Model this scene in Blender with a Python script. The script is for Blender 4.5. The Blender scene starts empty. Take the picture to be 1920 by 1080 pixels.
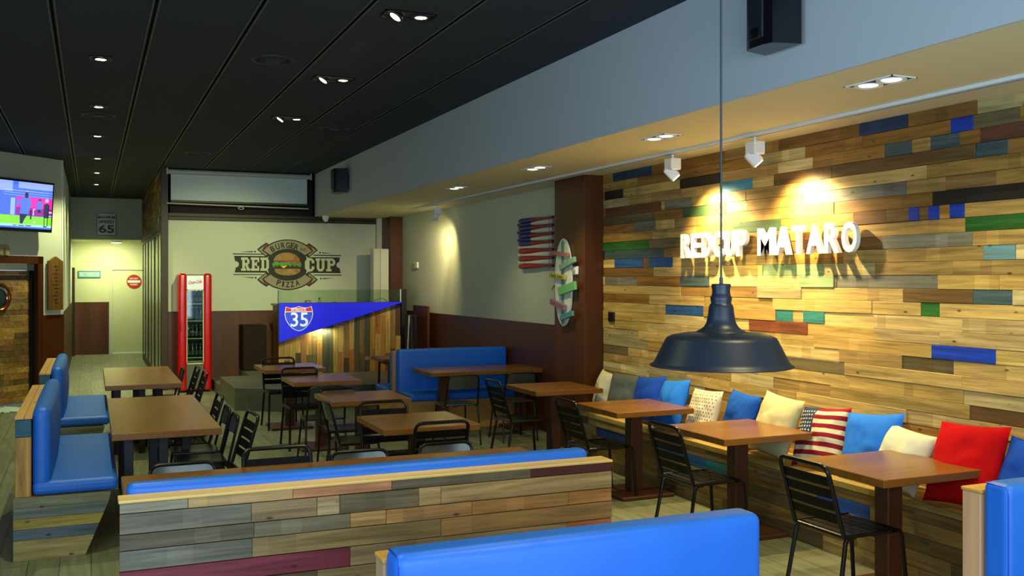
import bpy, bmesh, math, random
from mathutils import Vector, Matrix, noise
random.seed(7)
PI = math.pi
SC = bpy.context.scene
C = SC.collection

# ------------------------------------------------------------------ camera
TH = math.atan(789/1820.0)            # yaw to the right of the room axis (+Y)
cam = bpy.data.cameras.new('camera'); co = bpy.data.objects.new('camera', cam); C.objects.link(co)
cam.sensor_width = 36; cam.sensor_fit = 'HORIZONTAL'; cam.lens = 36*1820/1920.0
co.location = (0, 0, 1.83); co.rotation_euler = (PI/2, 0, -TH)
cam.shift_y = -17/1920.0
cam.clip_start = 0.05; cam.clip_end = 100
SC.camera = co

# ------------------------------------------------------------------ view and world
SC.view_settings.view_transform = 'Standard'; SC.view_settings.look = 'None'
SC.view_settings.gamma = 1; SC.view_settings.use_curve_mapping = False
SC.view_settings.exposure = 0.08
w = bpy.data.worlds.new('world'); SC.world = w; w.use_nodes = True
w.node_tree.nodes['Background'].inputs[0].default_value = (0.45, 0.7, 1.0, 1)
w.node_tree.nodes['Background'].inputs[1].default_value = 0.6

def area(name, loc, rot, sx, sy, power, col):
    l = bpy.data.lights.new(name, 'AREA'); l.shape = 'RECTANGLE'; l.size = sx; l.size_y = sy
    l.energy = power; l.color = col
    o = bpy.data.objects.new(name, l); C.objects.link(o); o.location = loc; o.rotation_euler = rot
    return o
# daylight through the shop front behind the camera
area('daylight_shop_front', (0.6, -1.45, 1.75), (-PI/2, 0, PI), 5.0, 2.6, 245, (0.66, 0.82, 1.0))
area('daylight_side_window', (-2.9, 0.8, 1.9), (PI/2+0.3, 0, -PI/2), 2.8, 2.2, 150, (0.38, 0.70, 1.0))  # unseen side light added to brighten the white soffit band

def spot(name, loc, target, power, col, angle, blend=0.5, r=0.03, parent=None):
    l = bpy.data.lights.new(name, 'SPOT'); l.energy = power; l.color = col
    l.spot_size = math.radians(angle); l.spot_blend = blend; l.shadow_soft_size = r
    o = bpy.data.objects.new(name, l); C.objects.link(o); o.location = loc
    d = Vector(target) - Vector(loc)
    o.rotation_euler = d.to_track_quat('-Z', 'Y').to_euler()
    return o
WARM = (1.0, 0.88, 0.42); WARM2 = (1.0, 0.80, 0.36); LIME = (0.98, 1.0, 0.52)

# ------------------------------------------------------------------ colour and materials
def lin(h):
    h = h.lstrip('#')
    out = []
    for i in (0, 2, 4):
        c = int(h[i:i+2], 16)/255.0
        out.append(c/12.92 if c <= 0.04045 else ((c+0.055)/1.055)**2.4)
    return (out[0], out[1], out[2], 1.0)

def base_mat(name):
    m = bpy.data.materials.new(name); m.use_nodes = True
    nt = m.node_tree; b = nt.nodes['Principled BSDF']
    return m, nt, b

def mat(name, h, rough=0.6, metal=0.0, spec=0.5, noise_amt=0.0, nscale=8, bump=0.0, bscale=60, emit=None, estr=0.0, alpha=1.0, stretch=None):
    m, nt, b = base_mat(name)
    col = lin(h)
    b.inputs['Base Color'].default_value = col
    b.inputs['Roughness'].default_value = rough
    b.inputs['Metallic'].default_value = metal
    b.inputs['Specular IOR Level'].default_value = spec
    b.inputs['Alpha'].default_value = alpha
    if emit:
        b.inputs['Emission Color'].default_value = lin(emit); b.inputs['Emission Strength'].default_value = estr
    tc = nt.nodes.new('ShaderNodeTexCoord'); mp = nt.nodes.new('ShaderNodeMapping')
    nt.links.new(tc.outputs['Object'], mp.inputs[0])
    if stretch: mp.inputs['Scale'].default_value = stretch
    if noise_amt > 0:
        n = nt.nodes.new('ShaderNodeTexNoise'); n.inputs['Scale'].default_value = nscale; n.inputs['Detail'].default_value = 5
        r = nt.nodes.new('ShaderNodeValToRGB')
        lo = tuple(max(0, c*(1-noise_amt)) for c in col[:3]) + (1,)
        hi = tuple(min(1, c*(1+noise_amt)) for c in col[:3]) + (1,)
        r.color_ramp.elements[0].color = lo; r.color_ramp.elements[0].position = 0.3
        r.color_ramp.elements[1].color = hi; r.color_ramp.elements[1].position = 0.7
        nt.links.new(mp.outputs[0], n.inputs['Vector']); nt.links.new(n.outputs['Fac'], r.inputs[0])
        nt.links.new(r.outputs[0], b.inputs['Base Color'])
    if bump > 0:
        n2 = nt.nodes.new('ShaderNodeTexNoise'); n2.inputs['Scale'].default_value = bscale; n2.inputs['Detail'].default_value = 3
        bp = nt.nodes.new('ShaderNodeBump'); bp.inputs['Strength'].default_value = bump; bp.inputs['Distance'].default_value = 0.01
        nt.links.new(mp.outputs[0], n2.inputs['Vector']); nt.links.new(n2.outputs['Fac'], bp.inputs['Height'])
        nt.links.new(bp.outputs[0], b.inputs['Normal'])
    return m

def wood_mat(name, axis, h=None, rough=0.55, contrast=0.45, knots=True, scale=1.0, spec=0.4):
    """grain runs along axis; colour from the Col attribute (per plank) when h is None"""
    m, nt, b = base_mat(name)
    N = nt.nodes.new; L = nt.links.new
    tc = N('ShaderNodeTexCoord'); mp = N('ShaderNodeMapping')
    s = [30*scale]*3; s[axis] = 1.6*scale
    mp.inputs['Scale'].default_value = s
    L(tc.outputs['Object'], mp.inputs[0])
    vec = mp.outputs[0]
    at = None
    if h is None:
        at = N('ShaderNodeAttribute'); at.attribute_name = 'Col'
        ml = N('ShaderNodeMath'); ml.operation = 'MULTIPLY'; ml.inputs[1].default_value = 40
        L(at.outputs['Alpha'], ml.inputs[0])
        ad = N('ShaderNodeVectorMath'); ad.operation = 'ADD'
        L(vec, ad.inputs[0]); L(ml.outputs[0], ad.inputs[1]); vec = ad.outputs[0]
    n = N('ShaderNodeTexNoise'); n.inputs['Scale'].default_value = 1.0; n.inputs['Detail'].default_value = 8; n.inputs['Roughness'].default_value = 0.65; n.inputs['Distortion'].default_value = 0.6
    L(vec, n.inputs['Vector'])
    r = N('ShaderNodeValToRGB'); r.color_ramp.elements[0].position = 0.3; r.color_ramp.elements[1].position = 0.72
    lo = 1-contrast; r.color_ramp.elements[0].color = (lo, lo*0.96, lo*0.9, 1); hi = 1+contrast*0.35
    r.color_ramp.elements[1].color = (hi, hi, hi, 1)
    L(n.outputs['Fac'], r.inputs[0])
    # broad patches of weathering
    n2 = N('ShaderNodeTexNoise'); n2.inputs['Scale'].default_value = 0.16; n2.inputs['Detail'].default_value = 3
    L(vec, n2.inputs['Vector'])
    r2 = N('ShaderNodeValToRGB'); r2.color_ramp.elements[0].position = 0.35; r2.color_ramp.elements[1].position = 0.65
    r2.color_ramp.elements[0].color = (0.78, 0.78, 0.78, 1); r2.color_ramp.elements[1].color = (1.1, 1.08, 1.04, 1)
    L(n2.outputs['Fac'], r2.inputs[0])
    mx = N('ShaderNodeMix'); mx.data_type = 'RGBA'; mx.blend_type = 'MULTIPLY'; mx.inputs[0].default_value = 1
    L(r.outputs[0], mx.inputs[6]); L(r2.outputs[0], mx.inputs[7])
    mx2 = N('ShaderNodeMix'); mx2.data_type = 'RGBA'; mx2.blend_type = 'MULTIPLY'; mx2.inputs[0].default_value = 1
    L(mx.outputs[2], mx2.inputs[6])
    if h is None: L(at.outputs['Color'], mx2.inputs[7])
    else: mx2.inputs[7].default_value = lin(h)
    out = mx2.outputs[2]
    if knots:
        mp2 = N('ShaderNodeMapping'); s2 = [11*scale]*3; s2[axis] = 5*scale; mp2.inputs['Scale'].default_value = s2
        L(tc.outputs['Object'], mp2.inputs[0])
        vo = N('ShaderNodeTexVoronoi'); vo.inputs['Scale'].default_value = 1.0; L(mp2.outputs[0], vo.inputs['Vector'])
        rr = N('ShaderNodeValToRGB'); rr.color_ramp.elements[0].position = 0.045; rr.color_ramp.elements[1].position = 0.11
        rr.color_ramp.elements[0].color = (0.25, 0.2, 0.15, 1); rr.color_ramp.elements[1].color = (1, 1, 1, 1)
        L(vo.outputs['Distance'], rr.inputs[0])
        mx3 = N('ShaderNodeMix'); mx3.data_type = 'RGBA'; mx3.blend_type = 'MULTIPLY'; mx3.inputs[0].default_value = 1
        L(out, mx3.inputs[6]); L(rr.outputs[0], mx3.inputs[7]); out = mx3.outputs[2]
    L(out, b.inputs['Base Color'])
    b.inputs['Roughness'].default_value = rough; b.inputs['Specular IOR Level'].default_value = spec
    bp = N('ShaderNodeBump'); bp.inputs['Strength'].default_value = 0.25; bp.inputs['Distance'].default_value = 0.004
    L(n.outputs['Fac'], bp.inputs['Height']); L(bp.outputs[0], b.inputs['Normal'])
    return m

PLANK_X = wood_mat('pallet_wood_x', 0, contrast=0.62); PLANK_Y = wood_mat('pallet_wood_y', 1, contrast=0.58); PLANK_Z = wood_mat('pallet_wood_z', 2, contrast=0.55)
TABLE_X = wood_mat('tabletop_wood_x', 0, '#8a5a22', rough=0.27, contrast=0.22, knots=False, scale=0.6, spec=0.5)
TABLE_Y = wood_mat('tabletop_wood_y', 1, '#8a5a22', rough=0.27, contrast=0.22, knots=False, scale=0.6, spec=0.5)
BROWN_Z = wood_mat('brown_panel_z', 2, '#5a300a', rough=0.42, contrast=0.3, knots=False, scale=0.5)
BROWNDK = wood_mat('dark_brown_wood', 0, '#2e1c12', rough=0.5, contrast=0.3, knots=False, scale=0.6)
PINE_Y = wood_mat('pine_cap_y', 1, '#dcaa60', rough=0.5, contrast=0.2, scale=0.7)
PINE_X = wood_mat('pine_cap_x', 0, '#dba550', rough=0.5, contrast=0.15, scale=0.7)
PINE_Z = wood_mat('pine_side_z', 2, '#c49a78', rough=0.5, contrast=0.2, scale=0.7)
BURNT = wood_mat('burnt_post', 2, '#d09a48', rough=0.55, contrast=0.9, scale=0.5)
LEATHER = mat('blue_leather', '#1568d2', rough=0.45, spec=0.5, bump=0.06, bscale=220, noise_amt=0.06, nscale=3)
LEATHERD = mat('blue_leather_piping', '#0c33a8', rough=0.4)
BLACKM = mat('black_metal', '#0a0a0b', rough=0.3, metal=0.0, spec=0.35)
SLATM = mat('black_slats', '#090908', rough=0.5, spec=0.15)
DKGREY = mat('dark_grey_metal', '#2b2c22', rough=0.32, spec=0.7)
PLATEG = mat('grey_steel_plate', '#4b5046', rough=0.22, metal=0.35, spec=0.7)
PEDBR = wood_mat('pedestal_brown', 2, '#54301c', rough=0.45, contrast=0.2, knots=False)
LEGBLK = mat('matt_black_leg', '#101014', rough=0.5)
WHITEW = mat('white_wall_paint', '#ccd4bc', rough=0.75, bump=0.02, bscale=90, noise_amt=0.015, nscale=2)
WHITEB = mat('white_band_paint', '#c4c9cc', rough=0.7)
SOFF = mat('white_soffit_paint', '#e6deb4', rough=0.7)
WHITEP = mat('white_plastic', '#e6e8e4', rough=0.4)
CEILM = mat('black_ceiling_panel', '#202a37', rough=0.85, noise_amt=0.35, nscale=2, stretch=(6, 60, 6), bump=0.25, bscale=20)
SEAM = mat('black_seam', '#060708', rough=0.8)
SEAMT = mat('seam_trim', '#4a4e4c', rough=0.6)
GLOW_W = mat('lamp_glow', '#fff4d0', emit='#fff2c8', estr=14)
GLOW_H = mat('hall_lamp_glow', '#fff8d8', emit='#fffbe0', estr=9)
CHROME = mat('chrome', '#c8ccd0', rough=0.12, metal=1.0)
CREAMD = mat('cream_door', '#d2d6a8', rough=0.55)
STEPM = wood_mat('grey_step_vinyl', 0, '#63675a', rough=0.5, contrast=0.2, knots=False, scale=0.5)
FABRIC = {}
def fabric(h):
    if h not in FABRIC: FABRIC[h] = mat('fabric_'+h.strip('#'), h, rough=0.95, spec=0.1, bump=0.15, bscale=400, noise_amt=0.08, nscale=14)
    return FABRIC[h]
def glass_mat(name, tint, alpha):
    m, nt, b = base_mat(name)
    N = nt.nodes.new; L = nt.links.new
    tr = N('ShaderNodeBsdfTransparent'); tr.inputs[0].default_value = lin(tint)
    gl = N('ShaderNodeBsdfGlossy'); gl.inputs['Roughness'].default_value = 0.03
    fr = N('ShaderNodeFresnel'); fr.inputs[0].default_value = 1.5
    ad = N('ShaderNodeMath'); ad.operation = 'ADD'; ad.inputs[1].default_value = alpha; L(fr.outputs[0], ad.inputs[0])
    mx = N('ShaderNodeMixShader'); L(ad.outputs[0], mx.inputs[0]); L(tr.outputs[0], mx.inputs[1]); L(gl.outputs[0], mx.inputs[2])
    L(mx.outputs[0], nt.nodes['Material Output'].inputs[0])
    return m
GLASS = glass_mat('clear_glass', '#e6f2e8', 0.02)

# floor: vinyl planks running down the room
def floor_mat():
    m, nt, b = base_mat('grey_floor_planks'); N = nt.nodes.new; L = nt.links.new
    tc = N('ShaderNodeTexCoord'); mp = N('ShaderNodeMapping'); mp.inputs['Rotation'].default_value = (0, 0, PI/2)
    L(tc.outputs['Object'], mp.inputs[0])
    br = N('ShaderNodeTexBrick'); br.inputs['Scale'].default_value = 1; br.inputs['Brick Width'].default_value = 1.15
    br.inputs['Row Height'].default_value = 0.185; br.inputs['Mortar Size'].default_value = 0.0028; br.inputs['Mortar Smooth'].default_value = 0.2
    br.inputs['Color1'].default_value = lin('#75795f'); br.inputs['Color2'].default_value = lin('#84876b'); br.inputs['Mortar'].default_value = lin('#3a3c30')
    L(mp.outputs[0], br.inputs['Vector'])
    mp2 = N('ShaderNodeMapping'); mp2.inputs['Scale'].default_value = (14, 1.2, 1); L(tc.outputs['Object'], mp2.inputs[0])
    n = N('ShaderNodeTexNoise'); n.inputs['Scale'].default_value = 2; n.inputs['Detail'].default_value = 6; L(mp2.outputs[0], n.inputs['Vector'])
    r = N('ShaderNodeValToRGB'); r.color_ramp.elements[0].color = (0.75, 0.75, 0.75, 1); r.color_ramp.elements[1].color = (1.1, 1.1, 1.1, 1)
    r.color_ramp.elements[0].position = 0.35; r.color_ramp.elements[1].position = 0.65
    L(n.outputs['Fac'], r.inputs[0])
    mx = N('ShaderNodeMix'); mx.data_type = 'RGBA'; mx.blend_type = 'MULTIPLY'; mx.inputs[0].default_value = 1
    L(br.outputs[0], mx.inputs[6]); L(r.outputs[0], mx.inputs[7]); L(mx.outputs[2], b.inputs['Base Color'])
    b.inputs['Roughness'].default_value = 0.48; b.inputs['Specular IOR Level'].default_value = 0.4
    return m
FLOORM = floor_mat()

# ------------------------------------------------------------------ mesh builder
class MB:
    def __init__(s): s.v = []; s.f = []; s.mi = []; s.col = []; s.cur = 0; s.cc = (1, 1, 1, 1)
    def add(s, vs, fs):
        o = len(s.v); s.v += [tuple(p) for p in vs]
        for f in fs: s.f.append([i+o for i in f]); s.mi.append(s.cur); s.col.append(s.cc)
    def box(s, x0, x1, y0, y1, z0, z1, M=None):
        vs = [(x, y, z) for z in (z0, z1) for y in (y0, y1) for x in (x0, x1)]
        if M is not None: vs = [M @ Vector(p) for p in vs]
        s.add(vs, [(0, 2, 3, 1), (4, 5, 7, 6), (0, 1, 5, 4), (2, 6, 7, 3), (0, 4, 6, 2), (1, 3, 7, 5)])
        return s
    def cbox(s, x0, x1, y0, y1, z0, z1, c=0.006, M=None):
        """box with small chamfered edges"""
        P = []
        X = (x0, x1); Y = (y0, y1); Z = (z0, z1); sg = (1, -1)
        idx = {}
        for i in (0, 1):
            for j in (0, 1):
                for k in (0, 1):
                    for a in range(3):
                        q = [X[i]+sg[i]*c, Y[j]+sg[j]*c, Z[k]+sg[k]*c]
                        q[a] = (X[i], Y[j], Z[k])[a]
                        idx[(i, j, k, a)] = len(P); P.append(Vector(q))
        F = []
        for i in (0, 1): F.append([idx[(i, 0, 0, 0)], idx[(i, 1, 0, 0)], idx[(i, 1, 1, 0)], idx[(i, 0, 1, 0)]])
        for j in (0, 1): F.append([idx[(0, j, 0, 1)], idx[(1, j, 0, 1)], idx[(1, j, 1, 1)], idx[(0, j, 1, 1)]])
        for k in (0, 1): F.append([idx[(0, 0, k, 2)], idx[(1, 0, k, 2)], idx[(1, 1, k, 2)], idx[(0, 1, k, 2)]])
        for i in (0, 1):
            for j in (0, 1): F.append([idx[(i, j, 0, 0)], idx[(i, j, 1, 0)], idx[(i, j, 1, 1)], idx[(i, j, 0, 1)]])
            for k in (0, 1): F.append([idx[(i, 0, k, 0)], idx[(i, 1, k, 0)], idx[(i, 1, k, 2)], idx[(i, 0, k, 2)]])
        for j in (0, 1):
            for k in (0, 1): F.append([idx[(0, j, k, 1)], idx[(1, j, k, 1)], idx[(1, j, k, 2)], idx[(0, j, k, 2)]])
        for i in (0, 1):
            for j in (0, 1):
                for k in (0, 1): F.append([idx[(i, j, k, 0)], idx[(i, j, k, 1)], idx[(i, j, k, 2)]])
        ctr = Vector(((x0+x1)/2, (y0+y1)/2, (z0+z1)/2))
        G = []
        for f in F:
            a, b_, c_ = P[f[0]], P[f[1]], P[f[2]]
            n = (b_-a).cross(c_-a); m = sum((P[t] for t in f), Vector())/len(f)-ctr
            G.append(f if n.dot(m) > 0 else f[::-1])
        if M is not None: P = [M @ p for p in P]
        s.add(P, G); return s
    def rbox(s, x0, x1, y0, y1, z0, z1, r=0.03, n=6, k=3, bulge=None, M=None):
        """rounded box made of a fine skin; bulge(p, h) may move points"""
        h = Vector(((x1-x0)/2, (y1-y0)/2, (z1-z0)/2)); c = Vector(((x0+x1)/2, (y0+y1)/2, (z0+z1)/2))
        r = min(r, min(h)*0.999)
        def co(H):
            a = [-H+r*(1-math.cos(PI/2*i/k))*0 - 0 + r*i/k for i in range(k)]
            mid = [-H+r+(2*H-2*r)*i/n for i in range(n+1)]
            return a+mid+[-q for q in a[::-1]]
        cs = [co(h[i]) for i in range(3)]
        for ax in range(3):
            u, v_ = (ax+1) % 3, (ax+2) % 3
            for sgn in (-1, 1):
                vs = []; U = cs[u]; V = cs[v_]
                for a in U:
                    for b_ in V:
                        p = Vector((0, 0, 0)); p[ax] = sgn*h[ax]; p[u] = a; p[v_] = b_
                        q = Vector([max(-(h[i]-r), min(h[i]-r, p[i])) for i in range(3)])
                        d = p-q
                        if d.length > 1e-9: p = q+d.normalized()*r
                        if bulge: p = bulge(p, h)
                        p = p+c
                        if M is not None: p = M @ p
                        vs.append(p)
                fs = []
                nv = len(V)
                for i in range(len(U)-1):
                    for j in range(nv-1):
                        q = [i*nv+j, (i+1)*nv+j, (i+1)*nv+j+1, i*nv+j+1]
                        fs.append(q if sgn > 0 else q[::-1])
                s.add(vs, fs)
        return s
    def prism(s, poly, axis, a0, a1, M=None):
        """poly in the two other axes (cyclic order) extruded along axis"""
        n = len(poly); vs = []
        ar = sum(poly[i][0]*poly[(i+1) % n][1]-poly[(i+1) % n][0]*poly[i][1] for i in range(n))
        if ar < 0: poly = poly[::-1]
        for a in (a0, a1):
            for (p, q) in poly:
                v = [0, 0, 0]; v[axis] = a; v[(axis+1) % 3] = p; v[(axis+2) % 3] = q
                vs.append(Vector(v))
        if M is not None: vs = [M @ p for p in vs]
        fs = [list(range(n))[::-1], list(range(n, 2*n))]
        for i in range(n): fs.append([i, (i+1) % n, n+(i+1) % n, n+i])
        s.add(vs, fs); return s
    def lathe(s, prof, seg=32, loc=(0, 0, 0), M=None, cap=False):
        vs = []
        for (r, z) in prof:
            for i in range(seg):
                a = 2*PI*i/seg; vs.append(Vector((loc[0]+r*math.cos(a), loc[1]+r*math.sin(a), loc[2]+z)))
        if M is not None: vs = [M @ p for p in vs]
        fs = []
        for j in range(len(prof)-1):
            for i in range(seg):
                fs.append([j*seg+i, j*seg+(i+1) % seg, (j+1)*seg+(i+1) % seg, (j+1)*seg+i])
        if cap:
            fs.append(list(range(seg))[::-1]); fs.append([(len(prof)-1)*seg+i for i in range(seg)])
        s.add(vs, fs); return s
    def tube(s, pts, r, seg=10, M=None):
        pts = [Vector(p) for p in pts]
        if M is not None: pts = [M @ p for p in pts]
        n = len(pts); rr = r if isinstance(r, (list, tuple)) else [r]*n
        T = []
        for i in range(n):
            a = pts[max(0, i-1)]; b_ = pts[min(n-1, i+1)]; T.append((b_-a).normalized())
        up = Vector((0, 0, 1)) if abs(T[0].z) < 0.9 else Vector((1, 0, 0))
        N = T[0].cross(up).normalized(); vs = []
        for i in range(n):
            N = (N-T[i]*N.dot(T[i])).normalized(); B = T[i].cross(N)
            for j in range(seg):
                a = 2*PI*j/seg; vs.append(pts[i]+(N*math.cos(a)+B*math.sin(a))*rr[i])
        fs = []
        for i in range(n-1):
            for j in range(seg):
                fs.append([i*seg+j, i*seg+(j+1) % seg, (i+1)*seg+(j+1) % seg, (i+1)*seg+j])
        fs.append(list(range(seg))[::-1]); fs.append([(n-1)*seg+j for j in range(seg)])
        s.add(vs, fs); return s
    def build(s, name, mats, parent=None, smooth=True, loc=None, ang=35):
        me = bpy.data.meshes.new(name); me.from_pydata(s.v, [], s.f)
        if not isinstance(mats, (list, tuple)): mats = [mats]
        for m in mats: me.materials.append(m)
        me.polygons.foreach_set('material_index', s.mi)
        if any(c != (1, 1, 1, 1) for c in s.col):
            ca = me.color_attributes.new('Col', 'FLOAT_COLOR', 'CORNER')
            d = []
            for f, c in zip(s.f, s.col): d += list(c)*len(f)
            ca.data.foreach_set('color', d)
        me.update()
        if smooth:
            me.polygons.foreach_set('use_smooth', [True]*len(me.polygons)); me.set_sharp_from_angle(angle=math.radians(ang))
        o = bpy.data.objects.new(name, me); C.objects.link(o)
        if parent is not None: o.parent = parent
        if loc: o.location = loc
        return o

def fillet(pts, r, k=6):
    pts = [Vector(p) for p in pts]; out = [pts[0]]
    for i in range(1, len(pts)-1):
        a, b_, c = pts[i-1], pts[i], pts[i+1]
        u = (a-b_).normalized(); v = (c-b_).normalized()
        ang = u.angle(v)
        d = min(r/math.tan(ang/2), (a-b_).length*0.49, (c-b_).length*0.49)
        p0 = b_+u*d; p1 = b_+v*d
        for t in range(k+1):
            t = t/k; out.append(p0*(1-t)**2+b_*2*t*(1-t)+p1*t*t)
    out.append(pts[-1]); return out

def tag(o, label=None, cat=None, group=None, kind=None):
    if label: o['label'] = label
    if cat: o['category'] = cat
    if group: o['group'] = group
    if kind: o['kind'] = kind
    return o
def struct(o, label=None):
    o['kind'] = 'structure'
    if label: o['label'] = label
    return o
def thing(name, label, cat, loc=(0, 0, 0), rz=0, group=None):
    o = bpy.data.objects.new(name, None); C.objects.link(o); o.empty_display_size = 0.1
    o.location = loc; o.rotation_euler = (0, 0, rz); return tag(o, label, cat, group)
def copy_tree(o, parent=None):
    c = o.copy(); C.objects.link(c); c.parent = parent
    if parent is not None: c.matrix_parent_inverse = o.matrix_parent_inverse.copy()
    for ch in [x for x in KIDS.get(o.name, [])]: copy_tree(ch, c)
    return c
KIDS = {}
def index_kids():
    KIDS.clear()
    for o in C.objects:
        if o.parent: KIDS.setdefault(o.parent.name, []).append(o)
def place(proto, used, loc, rz, label, group, cat=None):
    if not used: r = proto
    else:
        r = copy_tree(proto)
    r.location = loc; r.rotation_euler = (0, 0, rz); r['label'] = label
    if group: r['group'] = group
    return r

def text_mb(mb, s, size, ext, M, bold=0.0, sx=1.0, align='LEFT', space=1.0):
    """lettering from the built-in font, front side towards local +Z, placed with M"""
    cu = bpy.data.curves.new('t', 'FONT'); cu.body = s; cu.size = size; cu.extrude = ext/2; cu.offset = bold
    cu.align_x = align; cu.resolution_u = 4; cu.space_character = space
    o = bpy.data.objects.new('t', cu); me = bpy.data.meshes.new_from_object(o)
    vs = [M @ Vector((v.co.x*sx, v.co.y, v.co.z)) for v in me.vertices]
    mb.add(vs, [list(p.vertices) for p in me.polygons])
    bpy.data.objects.remove(o); bpy.data.curves.remove(cu); bpy.data.meshes.remove(me)
    return mb
def text_width(s, size, bold=0.0, space=1.0):
    cu = bpy.data.curves.new('t', 'FONT'); cu.body = s; cu.size = size; cu.offset = bold; cu.space_character = space
    o = bpy.data.objects.new('t', cu); me = bpy.data.meshes.new_from_object(o)
    xs = [v.co.x for v in me.vertices]; ys = [v.co.y for v in me.vertices]
    bpy.data.objects.remove(o); bpy.data.curves.remove(cu); bpy.data.meshes.remove(me)
    return min(xs), max(xs), min(ys), max(ys)
UPR = Matrix(((1, 0, 0, 0), (0, 0, -1, 0), (0, 1, 0, 0), (0, 0, 0, 1)))   # text plane -> upright, front towards -Y
def fit_text(mb, s, x0, x1, z0, z1, y, ext=0.004, bold=0.0, space=1.0, rot=0.0):
    """fit a word into a rectangle on a plane facing -Y"""
    a, b_, c, d = text_width(s, 1.0, bold, space)
    kx = (x1-x0)/(b_-a); kz = (z1-z0)/(d-c)
    M = Matrix.Translation(((x0+x1)/2, y, (z0+z1)/2)) @ Matrix.Rotation(rot, 4, 'Y') @ UPR @ Matrix.Diagonal((kx, kz, 1, 1)) @ Matrix.Translation((-(a+b_)/2, -(c+d)/2, 0))
    return text_mb(mb, s, 1.0, ext, M, bold, space=space)

def plank_rows(mb, axis, face, thick, rows, jitter=0.004, tint=(1, 1, 1)):
    """rows: (z0, z1, [(a0, a1, colour)]). axis 0: boards run along X at Y=face (front towards -Y);
    axis 1: boards run along Y at X=face (front towards -X)"""
    for (z0, z1, L) in rows:
        for (a0, a1, h) in L:
            c = lin(h) if isinstance(h, str) else h
            k = random.uniform(0.93, 1.07)
            mb.cc = (c[0]*k*tint[0], c[1]*k*tint[1], c[2]*k*tint[2], random.random())
            j = random.uniform(0, jitter)
            # pale or dark patches where pallet blocks covered the board
            cut = [a0+0.001, a1-0.001]
            if a1-a0 > 0.3 and random.random() < 0.6:
                p_ = random.uniform(a0+0.05, a1-0.16); cut = [a0+0.001, p_, p_+random.uniform(0.07, 0.12), a1-0.001]
            al = mb.cc[3]; g = random.choice([1.18, 1.25, 0.8, 1.12, 0.87]); base = mb.cc
            for q in range(len(cut)-1):
                kk = g if q == 1 and len(cut) == 4 else (1.0 if q == 0 else random.choice([1.0, 0.95, 1.05]))
                mb.cc = (base[0]*kk, base[1]*kk, base[2]*kk, al)
                cc_ = 0.0016 if len(cut) == 2 else 0.0005
                if axis == 0: mb.cbox(cut[q], cut[q+1], face-j, face+thick, z0+0.001, z1-0.001, cc_)
                else: mb.cbox(face-j, face+thick, cut[q], cut[q+1], z0+0.001, z1-0.001, cc_)
    mb.cc = (1, 1, 1, 1)

# ------------------------------------------------------------------ the room shell
XW = 4.92; XP = 4.70; ZS = 2.914; ZC = 3.65; XE = 3.59; YB = 17.0
f = MB().box(-3.2, 5.3, -1.6, 26.2, -0.1, 0); struct(f.build('floor', FLOORM, smooth=False))
# black ceiling: panels between seams that run down the room
cb = MB(); seams = [-2.2, -1.55, -0.898, -0.243, 0.396, 1.041, 1.70, 2.35, 2.966]
xs = [-3.2]+seams+[XE]
for i in range(len(xs)-1):
    a = xs[i]+(0.012 if i else 0); b_ = xs[i+1]-(0.012 if i < len(xs)-2 else 0)
    cb.cur = 0; cb.box(a, b_, -1.6, 23.7, ZC, ZC+0.04)
cb.cur = 1; cb.box(-3.2, 5.3, -1.6, 26.2, ZC+0.04, ZC+0.12)
cb.cur = 2
for sx in seams:
    cb.box(sx-0.026, sx-0.012, -1.6, 23.7, ZC-0.005, ZC+0.01); cb.box(sx+0.012, sx+0.026, -1.6, 23.7, ZC-0.005, ZC+0.01)
struct(cb.build('ceiling', [CEILM, SEAM, SEAMT], smooth=False))
# lowered white soffit along the right-hand wall
sb = MB(); sb.cur = 0; sb.box(XE, 5.3, -1.6, YB, ZS, ZS+0.02); sb.cur = 1; sb.box(XE-0.02, XE, -1.6, 16.85, ZS, ZC)
struct(sb.build('soffit', [SOFF, WHITEB], smooth=False))
# far strip of the soffit in front of the back wall is closed by the wall itself

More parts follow.
